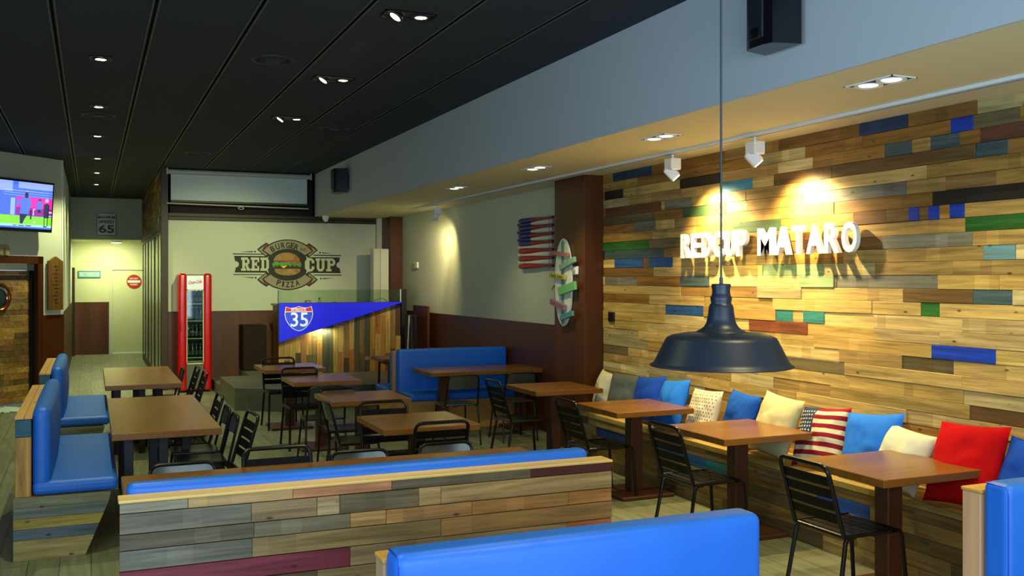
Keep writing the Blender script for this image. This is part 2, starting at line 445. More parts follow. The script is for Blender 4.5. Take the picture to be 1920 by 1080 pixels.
# right wall with reclaimed boards
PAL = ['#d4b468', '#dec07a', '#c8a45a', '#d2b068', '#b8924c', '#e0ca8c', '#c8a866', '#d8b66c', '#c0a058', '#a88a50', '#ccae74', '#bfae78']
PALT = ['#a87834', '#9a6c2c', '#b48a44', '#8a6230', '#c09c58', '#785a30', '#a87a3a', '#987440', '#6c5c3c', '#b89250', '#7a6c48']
SPEC = {'blue': '#1840b8', 'green': '#2c6a28', 'stripe': '#2a4c9a', 'black': '#25211c', 'slate': '#4f6468', 'navy': '#2a4468', 'sky': '#3c9ac0', 'dkgreen': '#4a6a40',
        'blue2': '#2c5c9c', 'teal': '#3a8a84', 'paleblue': '#6a93a0', 'grey': '#77766a', 'red': '#8a4a2c', 'maroon': '#6e4430', 'palegreen': '#8fa878', 'brown': '#7a4e26'}
spots = [(4.135,4.612,1.384,'blue'),(4.30,4.466,2.818,'blue'),(3.7,4.357,2.206,'green'),(4.365,4.47,2.211,'blue'),(4.55,4.64,2.211,'blue'),(4.72,4.80,2.211,'blue'),
 (3.6,4.604,2.36,'black'),(4.77,5.011,2.655,'slate'),(4.397,4.625,2.65,'slate'),(4.055,4.279,2.563,'slate'),(4.806,5.249,2.872,'navy'),
 (6.439,6.851,2.573,'sky'),(6.088,6.702,2.281,'dkgreen'),(7.125,7.744,1.541,'blue2'),(5.60,5.83,1.532,'teal'),(5.95,6.15,1.532,'teal'),(4.553,4.703,1.612,'green'),
 (4.0,4.221,1.959,'paleblue'),(4.019,4.298,1.691,'slate'),(8.037,9.0,2.201,'green'),(7.771,8.92,2.11,'slate'),(8.145,8.699,1.963,'blue2'),
 (7.617,8.037,1.96,'blue2'),(8.515,8.9,2.715,'black'),(6.889,7.494,2.736,'black'),(7.988,8.733,2.866,'navy'),(4.824,5.841,2.471,'grey'),
 (4.298,5.03,2.062,'grey'),(5.782,6.487,1.451,'red'),(8.255,8.9,1.781,'grey'),(3.6,4.241,2.668,'maroon'),(6.9,7.459,2.452,'dkgreen'),
 (5.609,6.316,1.936,'palegreen'),(7.045,7.5,1.796,'slate'),(7.818,8.9,2.509,'brown'),(4.561,5.471,1.776,'grey'),(6.5,6.8,2.46,'palegreen'),
 (5.498,5.871,1.85,'palegreen'),(7.9,8.3,2.36,'grey'),(7.3,7.75,2.55,'grey'),(5.0,5.3,2.29,'brown')]
nrow = 33; rh = ZS/nrow; rows = []
for i in range(nrow):
    z0 = i*rh; z1 = z0+rh; y = -1.6; L = []
    sp = sorted([q for q in spots if z0 <= q[2] < z1])
    def fill(a, b_):
        y = a
        while y < b_-0.02:
            l = random.uniform(0.35, 1.25)
            if b_-(y+l) < 0.25: l = b_-y
            pal = PALT if (random.random() < (0.72 if z0 > 1.95 else 0.12)) else PAL  # upper boards mostly darker: own wood tone plus shade put into the colour
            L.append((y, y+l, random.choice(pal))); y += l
    for (a, b_, zz, k) in sp:
        a = max(a, y)
        if a > y: fill(y, a)
        if b_ > a: L.append((a, b_, SPEC[k])); y = b_
    fill(y, 8.94); rows.append((z0, z1, L))
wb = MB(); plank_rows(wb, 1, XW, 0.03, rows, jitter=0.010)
wb.cc = (0.03, 0.02, 0.012, 0.3); wb.box(XW+0.02, XW+0.2, -1.6, 9.0, 0, ZS+0.02)
struct(wb.build('wall_right', PLANK_Y, smooth=False))
# plain part of the right wall beyond the pillar
wb = MB(); wb.box(5.0, 5.2, 8.98, YB+0.1, 1.29, ZS+0.02); struct(wb.build('wall_right_rear', WHITEW, smooth=False))
wb = MB(); wb.box(4.985, 5.2, 8.98, YB+0.1, 0, 1.29); struct(wb.build('trim_1', BROWN_Z, smooth=False))
def pillar(name, x, y0, y1):
    p = MB(); p.cbox(x, 5.19, y0, y1, 0, ZS, 0.004)
    for yy in (y0+(y1-y0)*0.33, y0+(y1-y0)*0.66): p.box(x-0.001, x+0.01, yy, yy+0.003, 0, ZS)
    struct(p.build(name, BROWN_Z, smooth=False))
pillar('pillar', XP, 8.95, 9.66); pillar('pillar', 4.78, 16.35, 16.89)

# back wall: paint above, brown panelling below, dark beam, dark recess over it
wb = MB(); wb.box(1.10, 5.2, YB, YB+0.2, 1.285, 2.81); struct(wb.build('wall_back', WHITEW, smooth=False))
wb = MB(); wb.box(1.10, 5.2, YB-0.02, YB+0.2, 0, 1.285); wb.box(1.10, 5.2, YB-0.03, YB, 1.275, 1.29); struct(wb.build('trim_2', BROWN_Z, smooth=False))
bm_ = MB(); bm_.cbox(1.07, 4.70, YB-0.06, YB+0.2, 2.81, 2.865, 0.004); bm_.cbox(1.07, 4.70, YB-0.05, YB+0.2, 2.868, 2.925, 0.004)
struct(bm_.build('trim_3', BROWNDK, smooth=False))
rc = MB(); rc.box(1.07, 3.7, YB+0.1, YB+0.3, 2.9, ZC); rc.box(3.575, 3.7, YB-0.15, YB+0.2, ZS, ZC)
struct(rc.build('wall_recess', mat('recess_black', '#15110f', rough=0.8), smooth=False))
# corner post and glazed partition along the corridor
POSTM = wood_mat('dark_post', 2, '#33231e', rough=0.5, contrast=0.25, knots=False)
pb = MB(); pb.cbox(1.055, 1.165, YB-0.08, YB+0.12, 0, ZC, 0.004); struct(pb.build('trim_4', POSTM, smooth=False))
rows = []
for i in range(10):
    z0 = 2.80+i*0.085; L = []; y = YB+0.1
    while y < 23.7:
        l = random.uniform(0.25, 0.6); L.append((y, min(y+l, 23.7), random.choice(['#7a5a28', '#5a3e18', '#9a7434', '#6a4a20', '#a8823c', '#4a3414']))); y += l
    rows.append((z0, z0+0.085, L))
pw = MB(); plank_rows(pw, 1, 1.07, 0.02, rows, jitter=0.012); pw.cc = (0.05, 0.03, 0.02, 0.5); pw.box(1.085, 1.2, YB+0.1, 23.7, 2.7, ZC)
struct(pw.build('wall_partition', PLANK_Y, smooth=False))
pt = MB(); pt.box(1.055, 1.2, YB+0.1, 23.7, 2.66, 2.80); struct(pt.build('trim_5', BROWNDK, smooth=False))
FROST = mat('frosted_glass', '#8a8e72', rough=0.25, spec=0.6)
FRAMED = mat('dark_door_frame', '#1c1611', rough=0.45)
for n, (ya, yb) in enumerate(((17.1, 19.2), (19.25, 21.4), (21.45, 23.65))):
    d = MB(); d.box(1.075, 1.12, ya, ya+0.07, 0, 2.66); d.box(1.075, 1.12, yb-0.07, yb, 0, 2.66)
    d.box(1.075, 1.12, ya+0.07, yb-0.07, 0, 0.16); d.box(1.075, 1.12, ya+0.07, yb-0.07, 2.60, 2.66)
    d.box(1.075, 1.12, (ya+yb)/2-0.02, (ya+yb)/2+0.02, 0.16, 2.60)
    o = struct(d.build('door_%d' % (n+3), FRAMED, smooth=False))
    g = MB(); g.box(1.088, 1.108, ya+0.07, yb-0.07, 0.16, 2.60); g.build('glass_pane', FROST, o, smooth=False)
bk = MB(); bk.box(1.20, 1.4, YB+0.2, 25.7, 0, ZC); struct(bk.build('wall_corridor_right', mat('dark_store', '#2a261e', rough=0.8), smooth=False))

# corridor: header, end wall, lower ceiling, left wall
HEAD = mat('header_paint', '#b4beb4', rough=0.8)
hb = MB(); hb.box(-0.62, 1.09, 23.7, 23.9, 2.72, ZC); struct(hb.build('wall_header', HEAD, smooth=False))
hc = MB(); hc.box(-0.62, 1.3, 23.9, 25.9, 2.72, 2.8); struct(hc.build('ceiling_corridor', SOFF, smooth=False))
we = MB(); we.box(-0.62, 0.40, 25.6, 25.8, 1.27, 2.8); we.box(0.40, 1.3, 25.6, 25.8, 2.10, 2.8); struct(we.build('wall_corridor_end', CREAMD, smooth=False))
we = MB(); we.box(-0.62, 0.395, 25.58, 25.8, 0, 1.27); struct(we.build('trim_6', BROWN_Z, smooth=False))
dd = MB(); dd.box(0.40, 0.47, 25.56, 25.8, 0, 2.12); dd.box(0.47, 1.3, 25.56, 25.8, 2.05, 2.12); dr = struct(dd.build('door_1', CREAMD, smooth=False))
d2 = MB(); d2.box(0.475, 1.28, 25.585, 25.63, 0.03, 2.045); d2.build('door_leaf', CREAMD, dr, smooth=False)
d3 = MB(); d3.box(0.475, 1.28, 25.57, 25.6, 0.0, 0.03); d3.build('door_sweep', mat('bright_metal_sill', '#f2faf8', rough=0.25), dr, smooth=False)  # bright white strip painted in for daylight leaking under the door
wl = MB(); wl.box(-0.62, -0.42, 16.45, 25.7, 1.29, ZC)
for k in range(8):
    yy = 16.75+k*0.55; wl.box(-0.425, -0.405, yy, yy+0.05, 1.30, ZC)
struct(wl.build('wall_corridor_left', WHITEW, smooth=False))
wl = MB(); wl.box(-0.62, -0.41, 16.45, 25.7, 0, 1.29); struct(wl.build('trim_7', BROWN_Z, smooth=False))
cp = MB(); cp.box(-0.43, -0.36, 25.2, 25.56, 0, 2.1); struct(cp.build('trim_8', BROWNDK, smooth=False))

# slanted wall with the television; local x along the wall (right is +), -y towards the room
AL = math.atan2(0.722, 0.692); TV0 = Vector((-0.40, 16.43, 0))
MT = Matrix.Translation(TV0) @ Matrix.Rotation(AL, 4, 'Z')
def slanted(mb, name, mats, parent=None):
    o = mb.build(name, mats, parent, smooth=False)
    return o
DL, DR, DZ = -1.60, -0.39, 2.165      # door opening with frame
wb = MB(); wb.box(-4.0, 0, 0, 0.2, DZ, ZC, MT); wb.box(-4.0, DL, 0, 0.2, 1.29, DZ, MT); wb.box(DR, 0, 0, 0.2, 1.29, DZ, MT)
struct(wb.build('wall_left_slanted', WHITEW, smooth=False))
wb = MB(); wb.box(-4.0, DL, -0.012, 0.2, 0, 1.28, MT); wb.box(DR, 0.012, -0.012, 0.2, 0, 1.28, MT); struct(wb.build('trim_9', BROWN_Z, smooth=False))
wb = MB()
for (a, b_, c_, d_) in ((DR, 0.0, 1.285, 1.305), (DR, DR+0.02, 1.285, 2.16), (-0.03, 0.0, 1.285, ZC)): wb.box(a, b_, -0.012, 0.0, c_, d_, MT)
struct(wb.build('trim_10', WHITEP, smooth=False))
fr = MB(); fr.box(DR-0.10, DR, -0.02, 0.2, 0, DZ, MT); fr.box(DL, DL+0.10, -0.02, 0.2, 0, DZ, MT); fr.box(DL, DR, -0.02, 0.2, DZ-0.11, DZ, MT)
door2 = struct(fr.build('door_2', BROWN_Z, smooth=False))
# door leaf of pallet boards, porthole, closer box
rows = []; z = 0.02
while z < 1.93:
    L = []; x = DL+0.11
    while x < DR-0.16:
        l = random.uniform(0.4, 0.8); L.append((x, min(x+l, DR-0.155), random.choice(['#b08a44', '#caa04c', '#967440', '#d4a854', '#7c6434', '#b88c44', '#a07c3c', '#8e7a44']))); x += l
    rows.append((z, min(z+0.085, 1.95), L)); z += 0.085
dl = MB(); tmp = MB(); plank_rows(tmp, 0, 0.10, 0.03, rows, 0.006)
dl.v = [tuple(MT @ Vector(p)) for p in tmp.v]; dl.f = tmp.f; dl.mi = tmp.mi; dl.col = tmp.col
leaf = dl.build('door_leaf', PLANK_X, door2, smooth=False)
cl = MB(); cl.cbox(-1.45, -0.62, 0.05, 0.10, 1.96, 2.05, 0.004, MT); cl.build('door_closer_cover', mat('brushed_light_metal', '#dfe6dc', rough=0.3, metal=0.6), door2, smooth=False)
cl = MB(); cl.cbox(-0.615, -0.50, 0.04, 0.10, 1.955, 2.05, 0.004, MT); cl.build('door_closer', mat('grey_closer', '#8a8c84', rough=0.5), door2, smooth=False)
dk = MB(); dk.box(DR-0.155, DR-0.10, 0.06, 0.12, 0, 2.05, MT); dk.build('door_gap', LEGBLK, door2, smooth=False)
PM = MT @ Matrix.Translation((-1.10, 0.095, 1.563)) @ Matrix.Rotation(PI/2, 4, 'X')
ph = MB(); ph.lathe([(0.19, 0.0), (0.215, 0.008), (0.21, 0.03), (0.18, 0.035), (0.165, 0.02)], 40, M=PM); ph.build('porthole_ring', mat('copper_ring', '#7a4a28', rough=0.3, metal=0.7), leaf)
ph = MB(); ph.lathe([(0.168, 0.012), (0.162, 0.026), (0.145, 0.03), (0.13, 0.022)], 40, M=PM); ph.build('porthole_trim', CHROME, leaf)
ph = MB(); ph.lathe([(0.0001, 0.014), (0.14, 0.014)], 40, M=PM); ph.build('porthole_glass', mat('mirror_glass', '#8fb0b4', rough=0.08, metal=0.9), leaf)
# left wall and front wall (behind the camera) with the shop window
wb = MB(); e = MT @ Vector((-3.8, 0, 0)); wb.box(-3.2, -3.0, 2.4, e.y+0.3, 0, ZC); wb.box(-3.2, -3.0, -1.6, -0.8, 0, ZC); wb.box(-3.2, -3.0, -0.8, 2.4, 0, 0.7); wb.box(-3.2, -3.0, -0.8, 2.4, 3.1, ZC)
w2 = MB(); w2.box(-3.1, -3.0, -0.8, -0.74, 0.7, 3.1); w2.box(-3.1, -3.0, 2.34, 2.4, 0.7, 3.1); w2.box(-3.1, -3.0, 0.77, 0.83, 0.7, 3.1); w2.box(-3.1, -3.0, -0.8, 2.4, 0.7, 0.76); w2.box(-3.1, -3.0, -0.8, 2.4, 3.04, 3.1)
struct(w2.build('window_2', FRAMED, smooth=False)); struct(wb.build('wall_left', WHITEW, smooth=False))  # window frame added out of view around the soffit band's fill light
wb = MB(); wb.box(-3.2, 5.3, -1.8, -1.6, 3.2, ZC+0.1); wb.box(-3.2, 5.3, -1.8, -1.6, 0, 0.35); wb.box(-3.2, -2.3, -1.8, -1.6, 0.35, 3.2); wb.box(3.9, 5.3, -1.8, -1.6, 0.35, 3.2)
struct(wb.build('wall_front', WHITEW, smooth=False))
wn = MB()
for xx in (-2.3, -0.25, 1.8, 3.84): wn.box(xx, xx+0.06, -1.75, -1.65, 0.35, 3.2)
wn.box(-2.3, 3.9, -1.75, -1.65, 0.35, 0.41); wn.box(-2.3, 3.9, -1.75, -1.65, 3.14, 3.2)
struct(wn.build('window_1', FRAMED, smooth=False))
# raised platform before the counter, with the small step beside the fridge
pl = MB(); pl.prism([(1.84, 15.66), (1.83, 13.9), (2.5, 13.48), (3.3, 13.62), (4.98, 13.65), (4.98, YB-0.03), (2.3, YB-0.03), (2.3, 15.66)], 2, 0.0, 0.31)
struct(pl.build('platform', STEPM, smooth=False))
pl = MB(); pl.box(1.84, 2.29, 15.67, YB-0.03, 0, 0.17); struct(pl.build('step', STEPM, smooth=False))

# ------------------------------------------------------------------ tables
def ped_table(x0, x1, y0, y1, label, group, base=0.25):
    cx, cy = (x0+x1)/2, (y0+y1)/2
    t = thing('pedestal_table', label, 'table', (cx, cy, 0), 0, group)
    hx, hy = (x1-x0)/2, (y1-y0)/2
    MB().cbox(-hx, hx, -hy, hy, 0.705, 0.75, 0.003).build('tabletop', TABLE_X, t, smooth=False)
    MB().cbox(-0.055, 0.055, -0.055, 0.055, 0.03, 0.69, 0.004).build('column', PEDBR, t, smooth=False)
    MB().cbox(-base, base, -base, base, 0.0, 0.03, 0.006).build('base_plate', PEDBR, t, smooth=False)
    MB().cbox(-0.2, 0.2, -0.2, 0.2, 0.69, 0.705, 0.002).build('mounting_plate', LEGBLK, t, smooth=False)
    return t
GR = 'square tables along the cushion bench'
ped_table(3.90, 4.65, 3.98, 4.68, 'square brown table nearest the red cushion', GR)
ped_table(3.90, 4.66, 5.41, 6.15, 'square brown table in front of the beige and flag cushions', GR)
ped_table(3.88, 4.62, 6.83, 7.55, 'square brown table in front of the blue cushions', GR)
ped_table(3.90, 4.63, 8.42, 9.15, 'square brown table beside the brown pillar with the surfboard', GR)
GM = 'square tables down the middle of the room'
ped_table(1.92, 2.66, 6.73, 7.50, 'square brown middle table closest to the long bench back', GM)
ped_table(1.93, 2.66, 8.42, 9.14, 'second square brown middle table back from the long bench', GM)
ped_table(1.93, 2.66, 10.15, 10.87, 'third square brown middle table, in line with the far booth table', GM)
ped_table(1.88, 2.62, 11.70, 12.52, 'farthest square brown middle table, nearest the counter', GM)
# long table at the far booth
t = thing('long_table', 'long brown table in front of the far blue booth sofa', 'table', (4.35, 10.93, 0))
MB().cbox(-0.77, 0.78, -0.35, 0.36, 0.705, 0.75, 0.003).build('tabletop', TABLE_X, t, smooth=False)
for sx in (-0.50, 0.50):
    MB().cbox(sx-0.055, sx+0.055, -0.055, 0.055, 0.03, 0.705, 0.004).build('column', PEDBR, t, smooth=False)
    MB().cbox(sx-0.2, sx+0.2, -0.25, 0.25, 0, 0.03, 0.006).build('base_plate', PEDBR, t, smooth=False)
# long table before the foreground bench
t = thing('long_table', 'long brown table just behind the foreground blue bench back', 'table', (1.34, 5.35, 0))
MB().cbox(-1.19, 1.19, -0.36, 0.37, 0.705, 0.75, 0.003).build('tabletop', TABLE_X, t, smooth=False)
for sx in (-0.8, 0.8):
    MB().cbox(sx-0.055, sx+0.055, -0.055, 0.055, 0.03, 0.705, 0.004).build('column', PEDBR, t, smooth=False)
    MB().cbox(sx-0.25, sx+0.25, -0.25, 0.25, 0, 0.03, 0.006).build('base_plate', PEDBR, t, smooth=False)
# the two booth tables on the left with black square legs
def booth_table(y0, y1, label):
    t = thing('booth_table', label, 'table', (0.5, (y0+y1)/2, 0), 0, 'long booth tables on the left')
    h = (y1-y0)/2
    MB().cbox(-0.37, 0.37, -h, h, 0.70, 0.75, 0.003).build('tabletop', TABLE_Y, t, smooth=False)
    for (a, b_) in ((-0.25, -h+0.33), (-0.01, -h+0.33), (-0.04, -h+1.05), (0.21, -h+1.05), (-0.25, h-0.33), (0.21, h-0.33)):
        MB().cbox(a-0.033, a+0.033, b_-0.033, b_+0.033, 0.0, 0.70, 0.003).build('leg', LEGBLK, t, smooth=False)
booth_table(7.30, 9.50, 'long wooden booth table at left, nearer one beside four chairs')
booth_table(10.60, 12.76, 'long wooden booth table at left, farther one before the drinks fridge')
# small part of a table behind the far booth
t = thing('dining_table', 'table half hidden behind the far blue booth, before the counter', 'table', (4.25, 12.95, 0))
MB().cbox(-0.66, 0.66, -0.30, 0.30, 0.71, 0.75, 0.003).build('tabletop', TABLE_X, t, smooth=False)
for (a, b_) in ((-0.55, -0.24), (-0.55, 0.24), (0.58, -0.24), (0.58, 0.24)):
    MB().tube([(a, b_, 0.71), (a*1.03, b_*1.1, 0.0)], 0.018, 8).build('leg', LEGBLK, t)
MB().box(-0.56, 0.56, -0.25, 0.25, 0.66, 0.71).build('apron', LEGBLK, t, smooth=False)

# ------------------------------------------------------------------ booths and benches
def puff(amt):
    def b_(p, h):
        k = (1-(p.x/h.x)**2)*(1-(p.z/h.z)**2)
        p = p.copy(); p.y += math.copysign(amt*k, p.y); return p
    return b_
def puff_axis(amt, ax):
    o = [i for i in range(3) if i != ax]
    def b_(p, h):
        k = (1-(p[o[0]]/h[o[0]])**2)*(1-(p[o[1]]/h[o[1]])**2)
        p = p.copy(); p[ax] += math.copysign(amt*k, p[ax]) if abs(p[ax]) > 0.2*h[ax] else 0; return p
    return b_
GREYS = ['#8a8674', '#7d7a66', '#6f7068', '#9a9276']
TANS = ['#b79b62', '#a98e58', '#c9b07a', '#b08a54', '#9c8450']
# foreground bench seen from behind
bench = thing('booth_bench', 'long pallet-wood bench with a blue cushion top, its board back towards us', 'bench', (0, 0, 0))
rows = [(0.884, 0.925, [(0.104, 0.367, '#8f9080'), (0.367, 0.796, '#c8ae7a'), (0.796, 1.236, '#b98560'), (1.236, 1.921, '#67624e'), (1.921, 2.36, '#54241c')]),
        (0.80, 0.882, [(0.104, 0.621, '#75766c'), (0.621, 0.90, '#8c7c5c'), (0.90, 1.0, '#b8a682'), (1.0, 1.362, '#7c7458'), (1.362, 1.469, '#b09a6c'), (1.469, 2.36, '#bda571')]),
        (0.735, 0.798, [(0.104, 0.632, '#5f5b4c'), (0.632, 1.046, '#6e6c58'), (1.046, 1.21, '#c19c66'), (1.21, 1.62, '#b08c58'), (1.62, 2.12, '#9c7a48'), (2.12, 2.36, '#a87a44')]),
        (0.652, 0.733, [(0.104, 0.625, '#767a72'), (0.625, 1.469, '#99875a'), (1.469, 2.36, '#97794c')]),
        (0.566, 0.650, [(0.104, 1.046, '#7c2f45'), (1.046, 2.112, '#86785a'), (2.112, 2.36, '#a8683c')]),
        (0.480, 0.564, [(0.104, 0.9, '#6c5c40'), (0.9, 1.7, '#8a7a58'), (1.7, 2.36, '#9a7e52')]),
        (0.395, 0.478, [(0.104, 1.2, '#8a8068'), (1.2, 2.36, '#a88c58')]), (0.31, 0.393, [(0.104, 0.8, '#a08656'), (0.8, 2.36, '#75705c')]),
        (0.22, 0.308, [(0.104, 1.5, '#7d7a66'), (1.5, 2.36, '#b08a54')]), (0.12, 0.218, [(0.104, 1.0, '#9c8450'), (1.0, 2.36, '#8a8674')]), (0.0, 0.118, [(0.104, 1.8, '#6f7068'), (1.8, 2.36, '#a98e58')])]
m_ = MB(); plank_rows(m_, 0, 4.205, 0.02, rows, 0.003, (1.2, 1.0, 0.80)); m_.build('board_back', PLANK_X, bench, smooth=False)
MB().box(0.11, 2.35, 4.225, 4.315, 0, 0.925).build('frame', PINE_X, bench, smooth=False)
CAPM = wood_mat('pale_pine_cap', 0, '#f2cc7c', rough=0.45, contrast=0.12, knots=False, scale=0.7)
MB().cbox(0.100, 2.365, 4.20, 4.32, 0.925, 0.937, 0.003).build('top_cap', CAPM, bench, smooth=False)
MB().rbox(0.135, 2.295, 4.322, 4.42, 0.44, 0.975, 0.03, 14, bulge=puff(0.02)).build('back_cushion', LEATHER, bench)
MB().cbox(0.11, 2.35, 4.32, 4.86, 0.0, 0.38, 0.004).build('seat_base', PINE_X, bench, smooth=False)
MB().rbox(0.12, 2.33, 4.33, 4.90, 0.38, 0.47, 0.035, 12).build('seat_cushion', LEATHER, bench)
# front sofas facing us
def front_sofa(x0, x1, y, label, seam=False):
    t = thing('booth_sofa', label, 'sofa', (0, 0, 0), 0, 'blue booth sofas in the foreground')
    MB().cbox(x0+0.0, x1, y+0.14, y+0.235, 0.0, 0.915, 0.004).build('back_board', PINE_Z, t, smooth=False)
    MB().cbox(x0-0.003, x1+0.003, y+0.135, y+0.24, 0.915, 0.930, 0.003).build('top_cap', PINE_X, t, smooth=False)
    MB().rbox(x0+0.0, x1-0.05, y, y+0.135, 0.45, 0.975, 0.035, 16, bulge=puff(0.022)).build('back_cushion', LEATHER, t)
    MB().cbox(x0, x1, y-0.42, y+0.13, 0, 0.38, 0.004).build('seat_base', PINE_X, t, smooth=False)
    MB().rbox(x0, x1-0.02, y-0.46, y+0.02, 0.385, 0.465, 0.035, 10).build('seat_cushion', LEATHER, t)
    pp = MB(); pp.tube(fillet([(x0+0.012, y+0.012, 0.47), (x0+0.012, y+0.012, 0.962), (x0+0.012, y+0.12, 0.966)], 0.03), 0.004, 6); pp.build('piping', LEATHERD, t)
front_sofa(0.862, 2.30, 2.885, 'bright blue leather sofa back closest to us at bottom centre')
front_sofa(3.475, 4.88, 2.86, 'blue leather sofa with a pine side board at the right frame edge')
# booths on the left, seats facing the long tables
def left_booth(y0, y1, label):
    t = thing('booth_sofa', label, 'sofa', (0, 0, 0), 0, 'blue booth sofas on the left')
    # back with a blue painted block and scorched post at the near end
    MB().cbox(-0.452, -0.358, y0, y0+0.03, 0.41, 0.80, 0.003).build('end_post', BURNT, t, smooth=False)
    MB().cbox(-0.452, -0.358, y0, y0+0.03, 0.802, 0.915, 0.003).build('painted_block', mat('painted_teal_wood', '#23566a', rough=0.6, noise_amt=0.2, nscale=20), t, smooth=False)
    MB().box(-0.445, -0.36, y0+0.03, y1, 0, 0.915).build('back_panel', PINE_Y, t, smooth=False)
    cp = MB(); cp.cbox(-0.455, -0.40, y0-0.004, y1, 0.917, 0.934, 0.002); cp.cbox(-0.398, -0.352, y0-0.004, y0+(y1-y0)*0.45, 0.917, 0.934, 0.002); cp.cbox(-0.398, -0.352, y0+(y1-y0)*0.45+0.002, y1, 0.917, 0.934, 0.002)
    cp.build('top_cap', PINE_Y, t, smooth=False)
    # end panel of boards, cut back towards the floor
    ep = MB(); zs = [0.0, 0.135, 0.205, 0.275, 0.345, 0.41]; cols = ['#b29c5c', '#66747c', '#b8a044', '#757a70', '#8c8a66']
    for i in range(5):
        c = lin(cols[i]); ep.cc = (c[0], c[1], c[2], random.random())
        def xr(z): return -0.036+(0.157)*max(0, z)/0.38 if z < 0.38 else 0.121
        ep.prism([(zs[i]+0.001, -0.462), (zs[i+1]-0.001, -0.462), (zs[i+1]-0.001, xr(zs[i+1])), (zs[i]+0.001, xr(zs[i]))], 1, y0-0.02, y0)
    ep.cc = (1, 1, 1, 1); ep.build('end_panel', PLANK_X, t, smooth=False)
    bs = MB(); bs.prism([(0, -0.36), (0.405, -0.36), (0.405, 0.11), (0.36, 0.11), (0, -0.045)], 1, y0+0.001, y1); bs.build('seat_base', PINE_Y, t, smooth=False)
    MB().rbox(-0.352, 0.165, y0+0.0, y1-0.01, 0.412, 0.50, 0.032, 12, bulge=puff_axis(0.008, 2)).build('seat_cushion', LEATHER, t)
    MB().rbox(-0.352, -0.245, y0+0.01, y1-0.01, 0.45, 0.985, 0.045, 12, bulge=puff_axis(0.03, 0)).build('back_cushion', LEATHER, t)
left_booth(7.045, 9.13, 'nearer blue left booth sofa with scorched wooden end post')
left_booth(10.22, 12.16, 'farther blue left booth sofa before the slanted television wall')
# far booth against the right
t = thing('booth_sofa', 'dark blue booth sofa in the far right corner behind the long table', 'sofa')
MB().cbox(3.455, 4.97, 11.70, 11.78, 0.0, 0.93, 0.004).build('back_board', PINE_Z, t, smooth=False)
MB().rbox(3.485, 4.95, 11.58, 11.70, 0.40, 0.955, 0.035, 12, bulge=puff(0.015)).build('back_cushion', LEATHER, t)
MB().cbox(3.50, 4.95, 11.15, 11.69, 0, 0.36, 0.004).build('seat_base', PINE_X, t, smooth=False)
MB().rbox(3.49, 4.95, 11.08, 11.62, 0.36, 0.46, 0.035, 12).build('seat_cushion', LEATHER, t)
t = thing('booth_sofa', 'blue booth seat turned away behind the far booth back', 'sofa')
MB().cbox(3.46, 4.97, 11.79, 12.35, 0, 0.36, 0.004).build('seat_base', PINE_X, t, smooth=False)
MB().rbox(3.43, 4.95, 11.90, 12.45, 0.36, 0.455, 0.035, 10).build('seat_cushion', LEATHER, t)
MB().rbox(3.46, 4.95, 11.79, 11.90, 0.40, 0.90, 0.035, 10).build('back_cushion', LEATHER, t)

# pallet bench along the right wall
XB = 4.54; t = thing('pallet_bench', 'long pallet-wood wall bench carrying the row of cushions', 'bench')
rows = []; fz = [0.0, 0.10, 0.195, 0.29, 0.385, 0.455]
fb = {3: [(4.75, 5.25, '#2c5ab0'), (6.0, 6.55, '#2a7a86'), (6.55, 7.3, '#3466a0'), (7.55, 8.4, '#2c4f96')]}
for i in range(5):
    L = []; y = 3.12
    sp = sorted(fb.get(i, []))
    def fill2(a, b_):
        y = a
        while y < b_-0.02:
            l = random.uniform(0.5, 1.3)
            if b_-(y+l) < 0.3: l = b_-y
            L.append((y, y+l, random.choice(['#9a7c44', '#a88a50', '#8a6a3a', '#7c6a44', '#b09458', '#6e5c3c']))); y += l
    for (a, b_, h) in sp:
        fill2(y, a); L.append((a, b_, h)); y = b_
    fill2(y, 8.93); rows.append((fz[i], fz[i+1], L))
fbm = MB(); plank_rows(fbm, 1, XB, 0.02, rows, 0.006); fbm.build('front_boards', PLANK_Y, t, smooth=False)
tp = MB()
for k, (xa, xb) in enumerate(((XB-0.012, XB+0.095), (XB+0.098, XB+0.19), (XB+0.193, XB+0.285), (XB+0.288, XW-0.012))):
    y = 3.12
    while y < 8.93:
        l = random.uniform(0.8, 1.8); e = min(y+l, 8.93)
        c = lin(random.choice(['#c9a958', '#d4b568', '#bd9b4e', '#c2a258'])); tp.cc = (c[0], c[1], c[2], random.random())
        tp.cbox(xa, xb, y+0.001, e-0.001, 0.458, 0.50-random.uniform(0, 0.003), 0.0016); y = e
tp.build('seat_boards', PLANK_Y, t, smooth=False)
MB().box(XB+0.02, XW-0.015, 3.12, 8.92, 0.0, 0.455).build('frame', BROWNDK, t, smooth=False)

